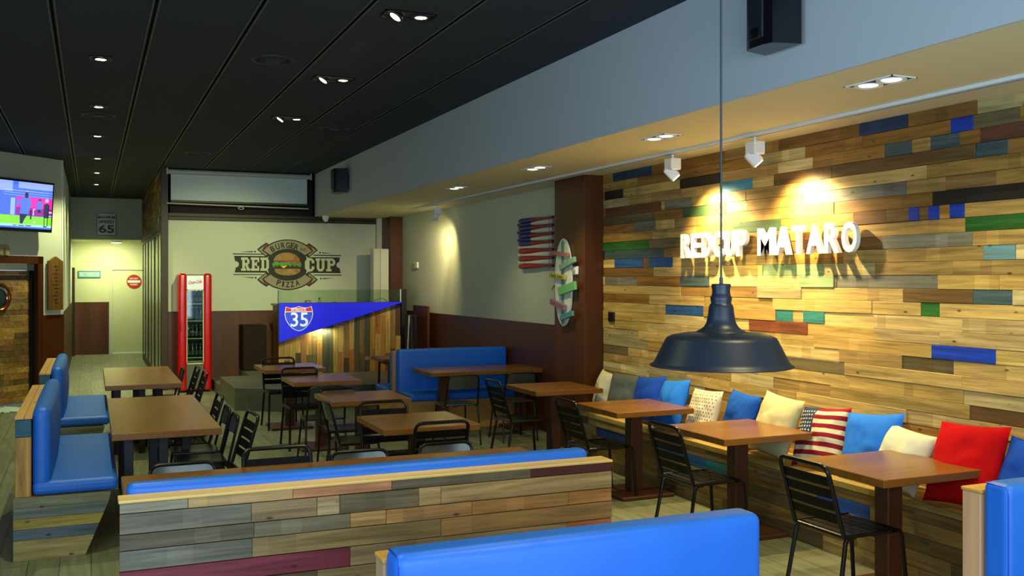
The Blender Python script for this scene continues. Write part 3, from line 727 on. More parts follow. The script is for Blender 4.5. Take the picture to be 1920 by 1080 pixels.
# ------------------------------------------------------------------ chairs
def slatted_proto():
    t = thing('slatted_chair', 'black slatted metal chair', 'chair')
    r = 0.0125; w_ = 0.195
    fr = MB(); fr.tube(fillet([(-w_, -0.20, 0.445), (-w_, -0.315, 0.83), (w_, -0.315, 0.83), (w_, -0.20, 0.445)], 0.055), r, 10)
    for s_ in (-1, 1): fr.tube([(s_*w_, -0.20, 0.445), (s_*w_, 0.17, 0.445)], r, 10)
    fr.tube([(-w_, -0.19, 0.44), (w_, -0.19, 0.44)], r*0.9, 8); fr.tube([(-w_, 0.19, 0.44), (w_, 0.19, 0.44)], r*0.9, 8)
    fr.build('frame', BLACKM, t)
    bs = MB()
    for k in range(4):
        z0 = 0.515+k*0.068; y0 = -0.20-0.115*(z0-0.445)/0.385; z1 = z0+0.054; y1 = -0.20-0.115*(z1-0.445)/0.385
        n = 6
        for side in (0, 0.004):
            pass
        vs = []; fs = []
        for i in range(n+1):
            u = -1+2*i/n; x = u*(w_-0.004); c_ = 0.006*(1-u*u)
            vs += [(x, y0-c_, z0), (x, y1-c_, z1), (x, y1-c_+0.003, z1), (x, y0-c_+0.003, z0)]
        for i in range(n):
            a = i*4; b_ = a+4
            for j in range(4): fs.append([a+j, a+(j+1) % 4, b_+(j+1) % 4, b_+j])
        bs.add(vs, fs)
    bs.build('backrest', SLATM, t)
    se = MB()
    for k in range(6):
        y0 = -0.165+k*0.060; se.cbox(-w_, w_, y0, y0+0.046, 0.447, 0.451, 0.001)
    se.build('seat', SLATM, t, smooth=False)
    for s_ in (-1, 1):
        MB().tube(fillet([(s_*w_, 0.13, 0.445), (s_*w_, 0.205, 0.445), (s_*(w_+0.015), 0.245, 0.0)], 0.05), r, 10).build('leg', BLACKM, t)
        MB().tube(fillet([(s_*(w_-0.005), -0.12, 0.435), (s_*w_, -0.185, 0.435), (s_*(w_+0.02), -0.265, 0.0)], 0.04), r, 10).build('leg', BLACKM, t)
    return t
def plate_proto():
    t = thing('plate_back_chair', 'grey metal chair', 'chair')
    r = 0.0105; w_ = 0.175
    fr = MB(); fr.tube(fillet([(-w_-0.015, -0.18, 0.44), (-w_, -0.26, 0.775), (w_, -0.26, 0.775), (w_+0.015, -0.18, 0.44)], 0.06), r, 10)
    fr.tube(fillet([(-w_-0.015, -0.18, 0.43), (-w_, 0.17, 0.43), (w_, 0.17, 0.43), (w_+0.015, -0.18, 0.43)], 0.05), r*0.9, 8)
    fr.build('frame', BLACKM, t)
    bk_ = MB(); n = 10; m = 4; vs = []; fs = []
    for i in range(n+1):
        u = -1+2*i/n
        for j in range(m+1):
            v_ = j/m; z = 0.625+0.145*v_
            if abs(u) > 0.8: z = 0.625+0.145*v_*(1-0.18*((abs(u)-0.8)/0.2)**2)+0.02*((abs(u)-0.8)/0.2)**2*(1-v_)
            y = -0.18-0.08*(z-0.44)/0.335-0.022*(1-u*u)
            vs.append((u*(w_-0.002), y, z))
    k = len(vs)
    vs += [(a, b_+0.004, c_) for (a, b_, c_) in vs]
    for i in range(n):
        for j in range(m):
            q = [i*(m+1)+j, i*(m+1)+j+1, (i+1)*(m+1)+j+1, (i+1)*(m+1)+j]
            fs.append(q); fs.append([x+k for x in q[::-1]])
    for i in range(n):
        for j in (0, m):
            a = i*(m+1)+j; b_ = (i+1)*(m+1)+j; fs.append([a, b_, b_+k, a+k])
    bk_.add(vs, fs); bk_.build('backrest', PLATEG, t)
    def dish(p, h):
        p = p.copy(); p.z -= 0.010*(1-(p.x/h.x)**2)*(1-(p.y/h.y)**2); return p
    MB().rbox(-0.185, 0.185, -0.175, 0.185, 0.435, 0.452, 0.008, 10, bulge=dish).build('seat', DKGREY, t)
    for s_ in (-1, 1):
        MB().tube([(s_*(w_-0.005), 0.155, 0.43), (s_*(w_+0.025), 0.215, 0.0)], 0.0105, 8).build('leg', BLACKM, t)
        MB().tube([(s_*(w_+0.013), -0.175, 0.44), (s_*(w_+0.035), -0.235, 0.0)], 0.0105, 8).build('leg', BLACKM, t)
    return t
SL = slatted_proto(); PLT = plate_proto(); index_kids()
R = -PI/2; Lf = PI/2; AW = 0.0; TO = PI     # facing +X, -X, +Y (away), -Y (towards us)
jobs = [
 ('S', 3.90, 4.26, R, 'black slatted chair at the table nearest the red cushion', 'black slatted chairs at the bench tables'),
 ('S', 3.91, 5.69, R, 'black slatted chair at the table before the flag cushion', 'black slatted chairs at the bench tables'),
 ('S', 3.90, 7.17, R, 'black slatted chair at the bench table closest to the end of the blue bench top', 'black slatted chairs at the bench tables'),
 ('S', 3.93, 8.82, R, 'black slatted chair at the table beside the brown pillar', 'black slatted chairs at the bench tables'),
 ('S', 2.25, 6.72, AW, 'black slatted chair tucked in front of the nearest middle table, back to us', 'chairs at the middle tables'),
 ('S', 2.18, 7.36, TO, 'black slatted chair facing us across the nearest middle table', 'chairs at the middle tables'),
 ('P', 2.10, 8.25, R, 'dark plate-back chair standing sideways under the second middle table', 'chairs at the middle tables'),
 ('P', 2.17, 8.94, TO, 'plate-back chair catching pale light behind the second middle table', 'chairs at the middle tables'),
 ('P', 2.12, 9.69, AW, 'grey plate-back chair between the second and third middle tables, back to us', 'chairs at the middle tables'),
 ('S', 2.14, 10.62, TO, 'black slatted chair behind the third middle table', 'chairs at the middle tables'),
 ('S', 2.17, 12.12, TO, 'black slatted chair behind the farthest middle table, by the planked counter', 'chairs at the middle tables'),
 ('P', 0.48, 5.58, TO, 'plate-back chair with pale lit back at the left end of the foreground long table', 'chairs behind the foreground long table'),
 ('S', 1.01, 5.52, TO, 'black slatted chair with open tube back behind the foreground long table', 'chairs behind the foreground long table'),
 ('P', 1.51, 5.58, TO, 'plate-back chair behind the foreground long table, middle one', 'chairs behind the foreground long table'),
 ('P', 2.09, 5.64, TO, 'plate-back chair at the right end of the foreground long table', 'chairs behind the foreground long table'),
 ('S', 0.79, 7.37, Lf+0.06, 'black slatted chair at the near corner of the nearer left booth table', 'chairs beside the nearer left booth table'),
 ('P', 0.775, 7.80, Lf, 'dark plate-back chair beside the left booth table, nearer of two alike', 'chairs beside the nearer left booth table'),
 ('P', 0.775, 8.28, Lf, 'dark plate-back chair beside the left booth table, farther of two alike', 'chairs beside the nearer left booth table'),
 ('S', 0.71, 8.70, Lf, 'black open-back chair at the far corner of the nearer left booth table', 'chairs beside the nearer left booth table'),
 ('S', 0.82, 10.92, Lf, 'black slatted chair before the fridge, nearest of three at the farther booth table', 'chairs beside the farther left booth table'),
 ('S', 0.80, 11.55, Lf, 'black slatted chair before the fridge, middle of three at the farther booth table', 'chairs beside the farther left booth table'),
 ('P', 0.74, 12.10, Lf, 'dark plate-back chair by the red side of the drinks fridge', 'chairs beside the farther left booth table'),
 ('P', 3.73, 10.18, AW, 'grey plate-back chair at the left of the far long table, back to us', 'chairs at the far long table'),
 ('P', 4.42, 10.18, AW, 'grey plate-back chair at the right of the far long table, back to us', 'chairs at the far long table'),
]
us = {'S': False, 'P': False}
for (k, x, y, rz, lab, gp) in jobs:
    place(SL if k == 'S' else PLT, us[k], (x, y, 0), rz, lab, gp); us[k] = True

# ------------------------------------------------------------------ cushions
def pillow_fn(sz, th, seed, sag=0.0):
    def P(u, v, side):
        # u,v in [-1,1]; pinched corners, soft creases
        e = (1-abs(u)**2.6)*(1-abs(v)**2.6); e = max(e, 0)**0.55
        k = 1-0.07*((1-u*u)*abs(v)**4+(1-v*v)*abs(u)**4)*1.0
        x = u*sz/2*(1-0.055*(1-v*v))*1.0; z = v*sz/2*(1-0.055*(1-u*u))
        n = noise.noise(Vector((u*1.7+seed*3.1, v*1.7, side*2.0+seed)))*0.022+noise.noise(Vector((u*4+seed, v*4, side)))*0.007
        y = side*(th/2*e)+n*e
        return Vector((x, y, z-sag*e*0.02*(1 if v > 0 else 0)))
    return P
def pillow(label, h, y, sz, lean=17, yaw=0, roll=0, x=None, th=0.15, seed=1, group='cushions leaning on the board wall', extra=None, mats=None, fmat=None, n=22, z=0.5):
    P = pillow_fn(sz, th, seed); mb = MB(); fs_m = []
    for side in (-1, 1):
        vs = []; fs = []
        for i in range(n+1):
            for j in range(n+1): vs.append(P(-1+2*i/n, -1+2*j/n, side))
        for i in range(n):
            for j in range(n):
                q = [i*(n+1)+j, (i+1)*(n+1)+j, (i+1)*(n+1)+j+1, i*(n+1)+j+1]
                if side > 0: q = q[::-1]
                if fmat: mb.cur = fmat((i+0.5)/n, (j+0.5)/n)
                mb.add([vs[t_] for t_ in q], [(0, 1, 2, 3)])
    # weld
    mp = {}; nv = []; nf = []
    for f_ in mb.f:
        g = []
        for i in f_:
            k = tuple(round(c_, 5) for c_ in mb.v[i])
            if k not in mp: mp[k] = len(nv); nv.append(mb.v[i])
            g.append(mp[k])
        nf.append(g)
    mb.v = nv; mb.f = nf
    if extra: extra(mb, P)
    o = mb.build('cushion', mats or fabric(h), ang=80)
    a = math.radians(lean)
    # local -Y is the front; stand it on its lower edge, lean the top to the wall
    hgt = sz*math.cos(a)/2*(1-0.02); xb = XW-0.06-math.sin(a)*sz-th*0.45 if x is None else x
    o.rotation_euler = (Matrix.Rotation(R+math.radians(yaw), 4, 'Z') @ Matrix.Rotation(-a, 4, 'X') @ Matrix.Rotation(math.radians(roll), 4, 'Y')).to_euler()
    rr = abs(math.radians(roll)); hgt = sz/2*math.cos(a)*(math.cos(rr)+math.sin(rr))*0.985
    o.location = (xb+math.sin(a)*sz/2, y, z+hgt)
    tag(o, label, 'cushion', group)
    return o, P
pillow('cream cushion at the pillar end of the bench', '#d8d4b0', 8.60, 0.40, 14, -8, 3, seed=1)
pillow('dark grey cushion next to the cream one at the pillar end', '#5a5f5c', 8.17, 0.43, 16, 18, 0, seed=2)
pillow('deep blue cushion between the grey and the bright light-blue cushion', '#1f48b0', 7.74, 0.43, 18, 4, -6, seed=3)
pillow('bright light-blue creased cushion left of the dotted one', '#2a78e6', 7.33, 0.44, 20, -4, -7, seed=4)
def dots(mb, P_):
    mb.cur = 1
    for i in range(13):
        for j in range(13):
            u = -0.88+i*0.147+(0.07 if j % 2 else 0); v_ = -0.88+j*0.147
            if abs(u) > 0.93: continue
            c_ = P_(u, v_, -1); e1 = P_(u+0.02, v_, -1)-c_; e2 = P_(u, v_+0.02, -1)-c_; nn = e1.cross(e2).normalized()
            if nn.y > 0: nn = -nn
            e1.normalize(); e2 = nn.cross(e1)
            mb.add([c_+nn*0.0012+(e1*math.cos(a)+e2*math.sin(a))*0.0052 for a in [2*PI*q/7 for q in range(7)]], [list(range(7))])
pillow('cream cushion with small dark dots', '#d8ccb0', 6.86, 0.41, 18, 0, -2, seed=5, extra=dots, mats=[fabric('#d8ccb0'), mat('dark_print', '#3a2430', rough=0.9)])
pillow('royal blue cushion right of the dotted one', '#1c4fae', 6.36, 0.44, 17, -6, 2, seed=6)
pillow('large plain beige cushion left of the flag cushion', '#c2b88c', 5.90, 0.47, 20, -2, 4, seed=7)
N26 = 39
def fm(u, v_):
    if u < 0.42 and v_ > 0.46: return 2
    return 0 if int((1-v_)*13) % 2 == 0 else 1
def stars(mb, P_):
    mb.cur = 3
    for i in range(7):
        for j in range(7):
            u = -0.93+i*0.125+(0.0 if j % 2 else 0.03); v_ = 0.0+j*0.135
            if u > -0.19 or v_ > 0.92: continue
            c_ = P_(u, v_, -1); e1 = (P_(u+0.02, v_, -1)-c_).normalized(); e2 = (P_(u, v_+0.02, -1)-c_); nn = e1.cross(e2).normalized()
            if nn.y > 0: nn = -nn
            e2 = -nn.cross(e1)
            pts = [c_+nn*0.0015+(e1*math.sin(PI*q/5)+e2*math.cos(PI*q/5))*(0.010 if q % 2 == 0 else 0.0042) for q in range(10)]
            mb.add([c_+nn*0.0018]+pts, [(0, q+1, (q+1) % 10+1) for q in range(10)])
pillow('stars and stripes flag cushion', '#8a2430', 5.40, 0.44, 22, 4, -5, seed=8, n=N26, fmat=fm, extra=stars, mats=[fabric('#8a1e2c'), fabric('#d6cca6'), fabric('#2c3a5c'), fabric('#e4dcb8')])
pillow('light blue cushion right of the flag cushion', '#2d74dc', 4.93, 0.45, 20, 6, -6, seed=9)
pillow('off-white cushion between the light blue and the red ones', '#d2ceb4', 4.63, 0.40, 25, 2, 6, x=4.60, seed=10)
pillow('large bright red cushion', '#b80c12', 4.15, 0.50, 22, -2, -4, seed=11, th=0.17)
pillow('deep blue cushion right of the red one at the frame edge', '#1f4cba', 3.72, 0.45, 22, 0, 4, seed=12)

# ------------------------------------------------------------------ pendant lamp
t = thing('pendant_lamp', 'dark blue-grey metal dome pendant lamp hanging in front of the board wall', 'lamp', (1.70, 2.375, 1.575))
PEND = mat('pendant_enamel', '#121d2b', rough=0.42, spec=0.5)
prof = [(0.2095, 0.0), (0.2075, 0.003), (0.200, 0.006), (0.193, 0.016), (0.163, 0.076), (0.158, 0.083), (0.145, 0.089), (0.115, 0.095), (0.085, 0.0985), (0.073, 0.099), (0.070, 0.102), (0.060, 0.107), (0.050, 0.114), (0.043, 0.126), (0.040, 0.14), (0.0355, 0.172), (0.0335, 0.178), (0.0300, 0.182)]
inner = [(r_*0.97, z_-0.0025) for (r_, z_) in prof[:7]][::-1]
MB().lathe([(0.0001, 0.095), (0.10, 0.092)]+inner+[(0.207, -0.001)]+prof, 64).build('lamp_shade', PEND, t)
MB().lathe([(0.0295, 0.182), (0.0295, 0.188), (0.0310, 0.193), (0.0312, 0.201), (0.0275, 0.207), (0.0262, 0.214), (0.0262, 0.224), (0.0278, 0.231), (0.0280, 0.237), (0.026, 0.2405), (0.0001, 0.241)], 40).build('cap', PEND, t)
MB().lathe([(0.0055, 0.24), (0.0055, 0.258), (0.0035, 0.26)], 16).build('cable_gland', PEND, t)
MB().tube([(0, 0, 0.257), (0, 0, ZC-1.575-0.03)], 0.0032, 8).build('cable', mat('blue_black_cable', '#1a2636', rough=0.5), t)
MB().lathe([(0.055, ZC-1.575-0.035), (0.055, ZC-1.575), (0.0001, ZC-1.575)], 24).build('ceiling_rose', PEND, t)
MB().lathe([(0.0001, 0.035), (0.02, 0.04), (0.03, 0.06), (0.022, 0.085), (0.013, 0.1)], 20).build('bulb', WHITEP, t)

# ------------------------------------------------------------------ sign letters on the board wall
LETM = mat('letter_white', '#f0f0ea', rough=0.45)
word = 'REDCUP MATARO'
ycur = 7.40; zl = 2.015
# pen positions (high Y is left): fitted letter cells
cells = []
y = 7.385
for ch in 'REDCUP': cells.append((ch, y, y-0.132)); y -= 0.1635
y = 6.29
wd = {'M': 0.19, 'A': 0.165, 'T': 0.14, 'R': 0.15, 'O': 0.15}
for ch in 'MATARO': cells.append((ch, y, y-wd[ch])); y -= wd[ch]+0.026
names = {'R': 'R', 'E': 'E', 'D': 'D', 'C': 'C', 'U': 'U', 'P': 'P', 'M': 'M', 'A': 'A', 'T': 'T', 'O': 'O'}
place_txt = ['first letter R of REDCUP', 'letter E of REDCUP', 'letter D of REDCUP', 'letter C of REDCUP', 'letter U of REDCUP', 'letter P of REDCUP',
             'letter M of MATARO', 'first letter A of MATARO', 'letter T of MATARO', 'second letter A of MATARO', 'letter R of MATARO', 'last letter O of MATARO']
for (ch, ya, yb), lb in zip(cells, place_txt):
    a, b_, c_, d_ = text_width(ch, 1.0, 0.03)
    kx = (ya-yb)/(b_-a); kz = 0.215/(d_-c_)
    M = Matrix.Translation((XW-0.055, ya, zl)) @ Matrix.Rotation(R, 4, 'Z') @ UPR @ Matrix.Diagonal((kx, kz, 1, 1)) @ Matrix.Translation((-a, -c_, 0))
    mb = MB(); text_mb(mb, ch, 1.0, 0.036, M, 0.03)
    tag(mb.build('sign_letter', LETM, ang=30), 'white block %s on the board wall' % lb, 'letter', 'white letters on the board wall')

# ------------------------------------------------------------------ ceiling lamps and vents
LAMPBLK = mat('lamp_housing_black', '#0a0907', rough=0.5)
def disc(mb, c_, r_, z_, seg=20, M=None):
    mb.lathe([(0.0001, z_), (r_, z_)], seg, loc=(c_[0], c_[1], 0), M=M)
singles = [(0.073, 8.69), (0.072, 11.11), (0.074, 13.39), (0.088, 15.87), (0.09, 18.01), (0.092, 20.24), (0.07, 6.3), (0.07, 3.9)]  # end entries unseen overhead, added for warm light in the foreground
ordn = ['nearest', 'second nearest', 'third', 'fourth', 'fifth', 'farthest', 'overhead', 'last overhead']
for k, (x, y) in enumerate(singles):
    t = thing('downlight', 'single square black-framed downlight in the black ceiling, %s of the corridor row' % ordn[k], 'ceiling light', (x, y, ZC), 0, 'single downlights in the corridor row')
    h = 0.085; m_ = MB()
    m_.box(-h, h, -h, -h+0.012, -0.008, 0); m_.box(-h, h, h-0.012, h, -0.008, 0); m_.box(-h, -h+0.012, -h, h, -0.008, 0); m_.box(h-0.012, h, -h, h, -0.008, 0); m_.box(-h, h, -h, h, -0.003, 0)
    m_.build('frame', LAMPBLK, t, smooth=False)
    MB().lathe([(0.045, -0.004), (0.052, -0.016), (0.060, -0.006)], 24).build('reflector_ring', LAMPBLK, t)
    MB().lathe([(0.0001, -0.012), (0.042, -0.012)], 24).build('lens', GLOW_W, t)
    spot('downlight_beam', (x, y, ZC-0.03), (x, y, 0), (115, 135, 170, 190, 200, 120, 110, 100)[k], LIME, 110, 0.8, 0.03)
for k, (x, y) in enumerate([(2.005, 6.42), (2.016, 8.73), (2.046, 11.07), (2.0, 4.1), (2.0, 1.8)]):  # last pair out of view, added to light the foreground warmly
    t = thing('downlight', 'double downlight in the black ceiling, %s of its row above the middle tables' % ['nearest', 'middle', 'farthest', 'overhead', 'above the viewer'][k], 'ceiling light', (x, y, ZC), 0, 'double downlights above the middle tables')
    MB().box(-0.18, 0.18, -0.085, 0.085, -0.004, 0).box(-0.18, 0.18, -0.085, -0.075, -0.012, 0).box(-0.18, 0.18, 0.075, 0.085, -0.012, 0).box(-0.18, -0.17, -0.085, 0.085, -0.012, 0).box(0.17, 0.18, -0.085, 0.085, -0.012, 0).build('frame', LAMPBLK, t, smooth=False)
    Mt = Matrix.Translation((-0.09, 0, -0.02)) @ Matrix.Rotation(0.6, 4, 'Y')
    MB().lathe([(0.045, 0.03), (0.055, 0.0), (0.05, -0.012), (0.042, -0.006)], 24, M=Mt).build('tilted_ring', LAMPBLK, t)
    MB().lathe([(0.0001, -0.008), (0.040, -0.008)], 24, M=Mt).build('lens', GLOW_W, t)
    MB().lathe([(0.045, -0.004), (0.055, -0.018), (0.062, -0.006)], 24, loc=(0.09, 0, 0)).build('reflector_ring', LAMPBLK, t)
    MB().lathe([(0.0001, -0.013), (0.040, -0.013)], 24, loc=(0.09, 0, 0)).build('lens', GLOW_W, t)
    spot('downlight_beam', (x+0.09, y, ZC-0.05), (x+0.1, y+0.3, 0), (30, 25, 25, 100, 130)[k], WARM if k > 2 else LIME, 90 if k > 2 else 80, 0.8, 0.03)
    if k < 3: spot('downlight_beam', (x-0.09, y, ZC-0.06), (2.0, 17.0, 1.3), (120, 260, 620)[k], (0.97, 1.0, 0.48), (36, 38, 42)[k], 0.8, 0.03)
for k, (x, y) in enumerate([(3.985, 4.10), (3.99, 6.355), (3.99, 8.61), (3.985, 10.85), (3.985, 1.85), (3.985, -0.4)]):  # final pair unseen, added near and behind the camera as extra warm light
    lab = ['nearest', 'second nearest', 'third', 'farthest', 'overhead near the viewer', 'behind the viewer'][k]
    t = thing('downlight', 'double white recessed downlight in the white soffit, %s of the row' % lab, 'ceiling light', (x, y, ZS), 0, 'double downlights in the white soffit')
    MB().box(-0.09, 0.09, -0.18, -0.172, -0.006, 0).box(-0.09, 0.09, 0.172, 0.18, -0.006, 0).box(-0.09, -0.082, -0.18, 0.18, -0.006, 0).box(0.082, 0.09, -0.18, 0.18, -0.006, 0).build('frame', WHITEP, t, smooth=False)
    MB().box(-0.082, 0.082, -0.172, 0.172, -0.002, 0).build('backing', LAMPBLK, t, smooth=False)
    for s_ in (-0.085, 0.085):
        MB().lathe([(0.050, -0.003), (0.078, -0.010), (0.080, -0.004)], 28, loc=(0, s_, 0)).build('reflector_ring', WHITEP, t)
        MB().lathe([(0.0001, -0.006), (0.048, -0.006)], 24, loc=(0, s_, 0)).build('lens', GLOW_W, t)
    spot('downlight_beam', (x, y, ZS-0.03), (x+0.35, y, 0), (125, 120, 85, 30, 120, 120)[k], WARM, 115, 0.8, 0.05)
VENTM = mat('vent_dark', '#262b30', rough=0.6)
for k, (x, y) in enumerate([(1.385, 8.183), (0.076, 11.689), (1.409, 14.62), (2.691, 11.59)]):
    lab = ['nearest, between the second and third seams', 'in the corridor row of lamps', 'in front of the projection screen', 'right-hand one beyond the double lamps'][k]
    t = thing('ceiling_vent', 'round dark air vent in the black ceiling, %s' % lab, 'vent', (x, y, ZC), 0, 'round vents in the black ceiling')
    MB().lathe([(0.185, 0.0), (0.180, -0.010), (0.150, -0.014), (0.142, -0.004)], 48).build('outer_ring', VENTM, t)
    rg = MB()
    for (a, z_) in ((0.125, -0.008), (0.105, -0.012), (0.088, -0.016)): rg.lathe([(a+0.009, z_+0.008), (a, z_), (a-0.004, z_+0.004)], 40)
    rg.build('cone_rings', VENTM, t)
    MB().lathe([(0.0001, -0.02), (0.07, -0.018), (0.078, -0.008)], 40).build('centre_disc', VENTM, t)
# track rail and its spots
t = thing('light_track', 'long white track rail running along the soffit near the board wall', 'light track')
MB().cbox(4.50, 4.585, -1.5, 14.2, ZS-0.022, ZS, 0.003).build('rail', mat('rail_white', '#dfe6ea', rough=0.5), t, smooth=False)
MB().box(4.53, 4.555, -1.5, 14.2, ZS-0.0235, ZS-0.021).build('rail_slot', mat('rail_grey', '#9aa4a8', rough=0.5), t, smooth=False)
def track_spot(x, y, target, label, power, angle, col):
    t = thing('track_spotlight', label, 'spotlight', (x, y, ZS-0.022), 0, 'white spotlights on the track rail')
    MB().lathe([(0.012, 0.0), (0.012, -0.04)], 12).build('stem', WHITEP, t)
    MB().cbox(-0.05, 0.05, -0.06, 0.06, -0.135, -0.035, 0.008).build('driver_box', WHITEP, t, smooth=False)
    d = (Vector(target)-Vector((x, y, ZS-0.17))).normalized(); q = d.to_track_quat('-Z', 'Y').to_matrix().to_4x4()
    Mh = Matrix.Translation((-0.01, 0.035, -0.135)) @ q
    MB().cbox(-0.045, 0.045, -0.045, 0.045, -0.085, 0.03, 0.008, Mh).build('lamp_head', WHITEP, t, smooth=False)
    MB().box(-0.034, 0.034, -0.034, 0.034, -0.0875, -0.0855, Mh).build('lens', GLOW_W, t, smooth=False)
    p = Vector((x, y, ZS-0.022))+(Mh @ Vector((0, 0, -0.11)))
    spot('track_beam', p, target, power, (1.0, 0.80, 0.42), angle, 0.8, 0.02)
    spot('track_beam_spill', p, Vector(target)+Vector((0, 0, -0.5)), power*1.15, (1.0, 0.76, 0.34), 120, 1.0, 0.03)
track_spot(4.55, 7.05, (4.92, 6.80, 2.25), 'white track spotlight above the word REDCUP, left of the lamp cord', 150, 72, (1.0, 0.86, 0.5))
track_spot(4.55, 5.93, (4.92, 5.68, 2.25), 'white track spotlight right of the lamp cord, above the word MATARO', 150, 72, (1.0, 0.86, 0.5))
track_spot(4.62, 13.4, (4.9, 14.9, 1.9), 'white track spotlight far along the rail near the counter', 60, 70, (0.9, 1.0, 0.62))
# corridor ceiling lamp
t = thing('ceiling_lamp', 'glowing oval lamp under the low corridor ceiling', 'ceiling light', (0.55, 24.9, 2.72))
MB().lathe([(0.13, 0), (0.13, -0.02), (0.12, -0.03)], 32).build('frame', WHITEP, t)
MB().lathe([(0.12, -0.03), (0.06, -0.038), (0.0001, -0.04)], 32).build('diffuser', GLOW_H, t)
area('corridor_lamp_light', (0.4, 24.7, 2.66), (0.12, 0, 0), 0.5, 0.5, 42, (0.95, 1.0, 0.55))

# ------------------------------------------------------------------ speakers, camera dome, screen
SPK = mat('speaker_gloss_black', '#080b12', rough=0.18, spec=0.6)
def speaker(yc, zc, wy, hz, dx, label):
    t = thing('wall_speaker', label, 'speaker', (XE-0.02, yc, zc))
    MB().cbox(-0.04, 0.0, -wy*0.3, wy*0.3, -hz*0.3, hz*0.3, 0.004).build('wall_bracket', SPK, t, smooth=False)
    MB().prism([(-dx, -wy*0.36), (-dx-0.02, -wy*0.20), (-dx-0.02, wy*0.20), (-dx, wy*0.36), (-0.04, wy*0.5), (-0.04, -wy*0.5)], 2, -hz/2, hz/2).build('cabinet', SPK, t, smooth=False)
    MB().cbox(-dx-0.03, -dx-0.012, -wy*0.20, wy*0.20, -hz*0.43, hz*0.47, 0.006).build('grille', mat('speaker_grille', '#141d28', rough=0.5), t, smooth=False)
    MB().rbox(-dx-0.034, -dx-0.02, -wy*0.12, wy*0.12, -hz*0.42, -hz*0.32, 0.006, 3).build('bass_port', SPK, t)
speaker(4.355, 3.385, 0.31, 0.56, 0.20, 'large glossy black speaker on the white band at top right')
speaker(14.55, 3.31, 0.42, 0.36, 0.20, 'small black speaker on the white band near the projection screen')
t = thing('security_camera', 'small white dome camera under the soffit by the dark beam', 'camera', (3.69, 16.55, ZS))
MB().lathe([(0.06, 0), (0.06, -0.04), (0.05, -0.055)], 24).build('base', WHITEP, t)
MB().lathe([(0.048, -0.05), (0.045, -0.08), (0.03, -0.10), (0.0001, -0.108)], 24).build('dome', WHITEP, t)
MB().lathe([(0.0001, -0.003), (0.02, -0.0), (0.02, 0.01)], 16, M=Matrix.Translation((0.0, -0.035, -0.085)) @ Matrix.Rotation(-1.0, 4, 'X')).build('lens', BLACKM, t)
t = thing('projection_screen', 'white roll-down projection screen partly lowered under the black ceiling', 'screen', (0, 16.86, 0))
ALU = mat('screen_case', '#aab4a8', rough=0.35)
MB().tube([(1.15, 0, 3.595), (3.49, 0, 3.595)], 0.042, 16).build('roller_case', ALU, t)
MB().cbox(1.13, 1.155, -0.05, 0.05, 3.545, 3.65, 0.004).build('end_bracket', ALU, t, smooth=False)
MB().cbox(3.485, 3.51, -0.05, 0.05, 3.545, 3.65, 0.004).build('end_bracket', ALU, t, smooth=False)
sv = MB(); n = 40; vs = []; fs = []
for i in range(n+1):
    x = 1.20+2.235*i/n
    for j in range(9):
        z_ = 3.128+0.45*j/8; vs.append((x, 0.006*math.sin(i*0.5+j*0.35)*(1-j/8*0.3), z_))
for i in range(n):
    for j in range(8): fs.append([i*9+j, (i+1)*9+j, (i+1)*9+j+1, i*9+j+1])
sv.add(vs, fs); sv.build('canvas', mat('screen_white', '#c4d2d6', rough=0.8), t)
MB().box(1.20, 3.435, -0.004, 0.004, 3.095, 3.130).build('black_border', LEGBLK, t, smooth=False)
MB().tube([(1.14, 0, 3.075), (3.46, 0, 3.045)], 0.011, 10).build('bottom_bar', mat('bar_pale', '#c8c4a4', rough=0.4), t)
MB().tube([(2.32+0.045*math.cos(a), 0, 3.025+0.02*math.sin(a)) for a in [2*PI*i/20 for i in range(21)]], 0.005, 6).build('pull_ring', WHITEP, t)

# ------------------------------------------------------------------ wall emblem
INK = mat('emblem_black', '#15120c', rough=0.6); TAUPE = mat('emblem_taupe', '#9a9070', rough=0.6); EMR = mat('emblem_red', '#b02c1c', rough=0.6)
def ex(px): return 2.209+(px-60)/1780.0*1.862
def ez(py): return 2.515-(py-80)/825.0*0.879
em = thing('wall_emblem', 'painted RED CUP burger and pizza emblem on the white back wall', 'wall emblem', (0, 0, 0))
YF = YB-0.002
def flat(name, polys, m, layer, parent):
    mb = MB()
    for k_, pl_ in enumerate(polys): mb.prism([(ez(q), ex(p)) for (p, q) in pl_], 1, YF-0.0016*layer-0.0012-0.00025*k_, YF-0.0016*layer)
    return mb.build(name, m, parent, smooth=False)
def arc(cx, cy, rx, ry, a0, a1, n=24): return [(cx+rx*math.cos(math.radians(a0+(a1-a0)*i/n)), cy+ry*math.sin(math.radians(a0+(a1-a0)*i/n))) for i in range(n+1)]
# side bars with ticket notches
flat('side_bar', [[(75, 355), (600, 355), (600, 622), (85, 620), (100, 560), (98, 540)]+arc(100, 490, 52, 50, 90, -90, 14)+[(92, 440)]], INK, 0, em)
flat('side_bar', [[(1815, 365), (1300, 365), (1300, 625), (1828, 628), (1812, 560), (1806, 540)]+arc(1806, 492, 52, 48, 90, 270, 14)+[(1800, 440)]], INK, 0, em)
flat('rule_lines', [[(55, 316), (540, 316), (555, 332), (60, 332)], [(62, 646), (540, 646), (530, 660), (66, 660)], [(1370, 325), (1835, 327), (1835, 344), (1360, 342)], [(1360, 650), (1842, 652), (1842, 668), (1375, 666)],
     [(160, 292), (372, 276), (374, 294)], [(195, 690), (384, 696), (382, 712)], [(1508, 284), (1700, 302), (1510, 300)], [(1525, 708), (1725, 712), (1523, 726)]]+[arc(cx, cy, 14, 14, 0, 360, 14)[:-1] for cx, cy in ((407, 283), (418, 703), (1476, 290), (1489, 717))], INK, 0, em)
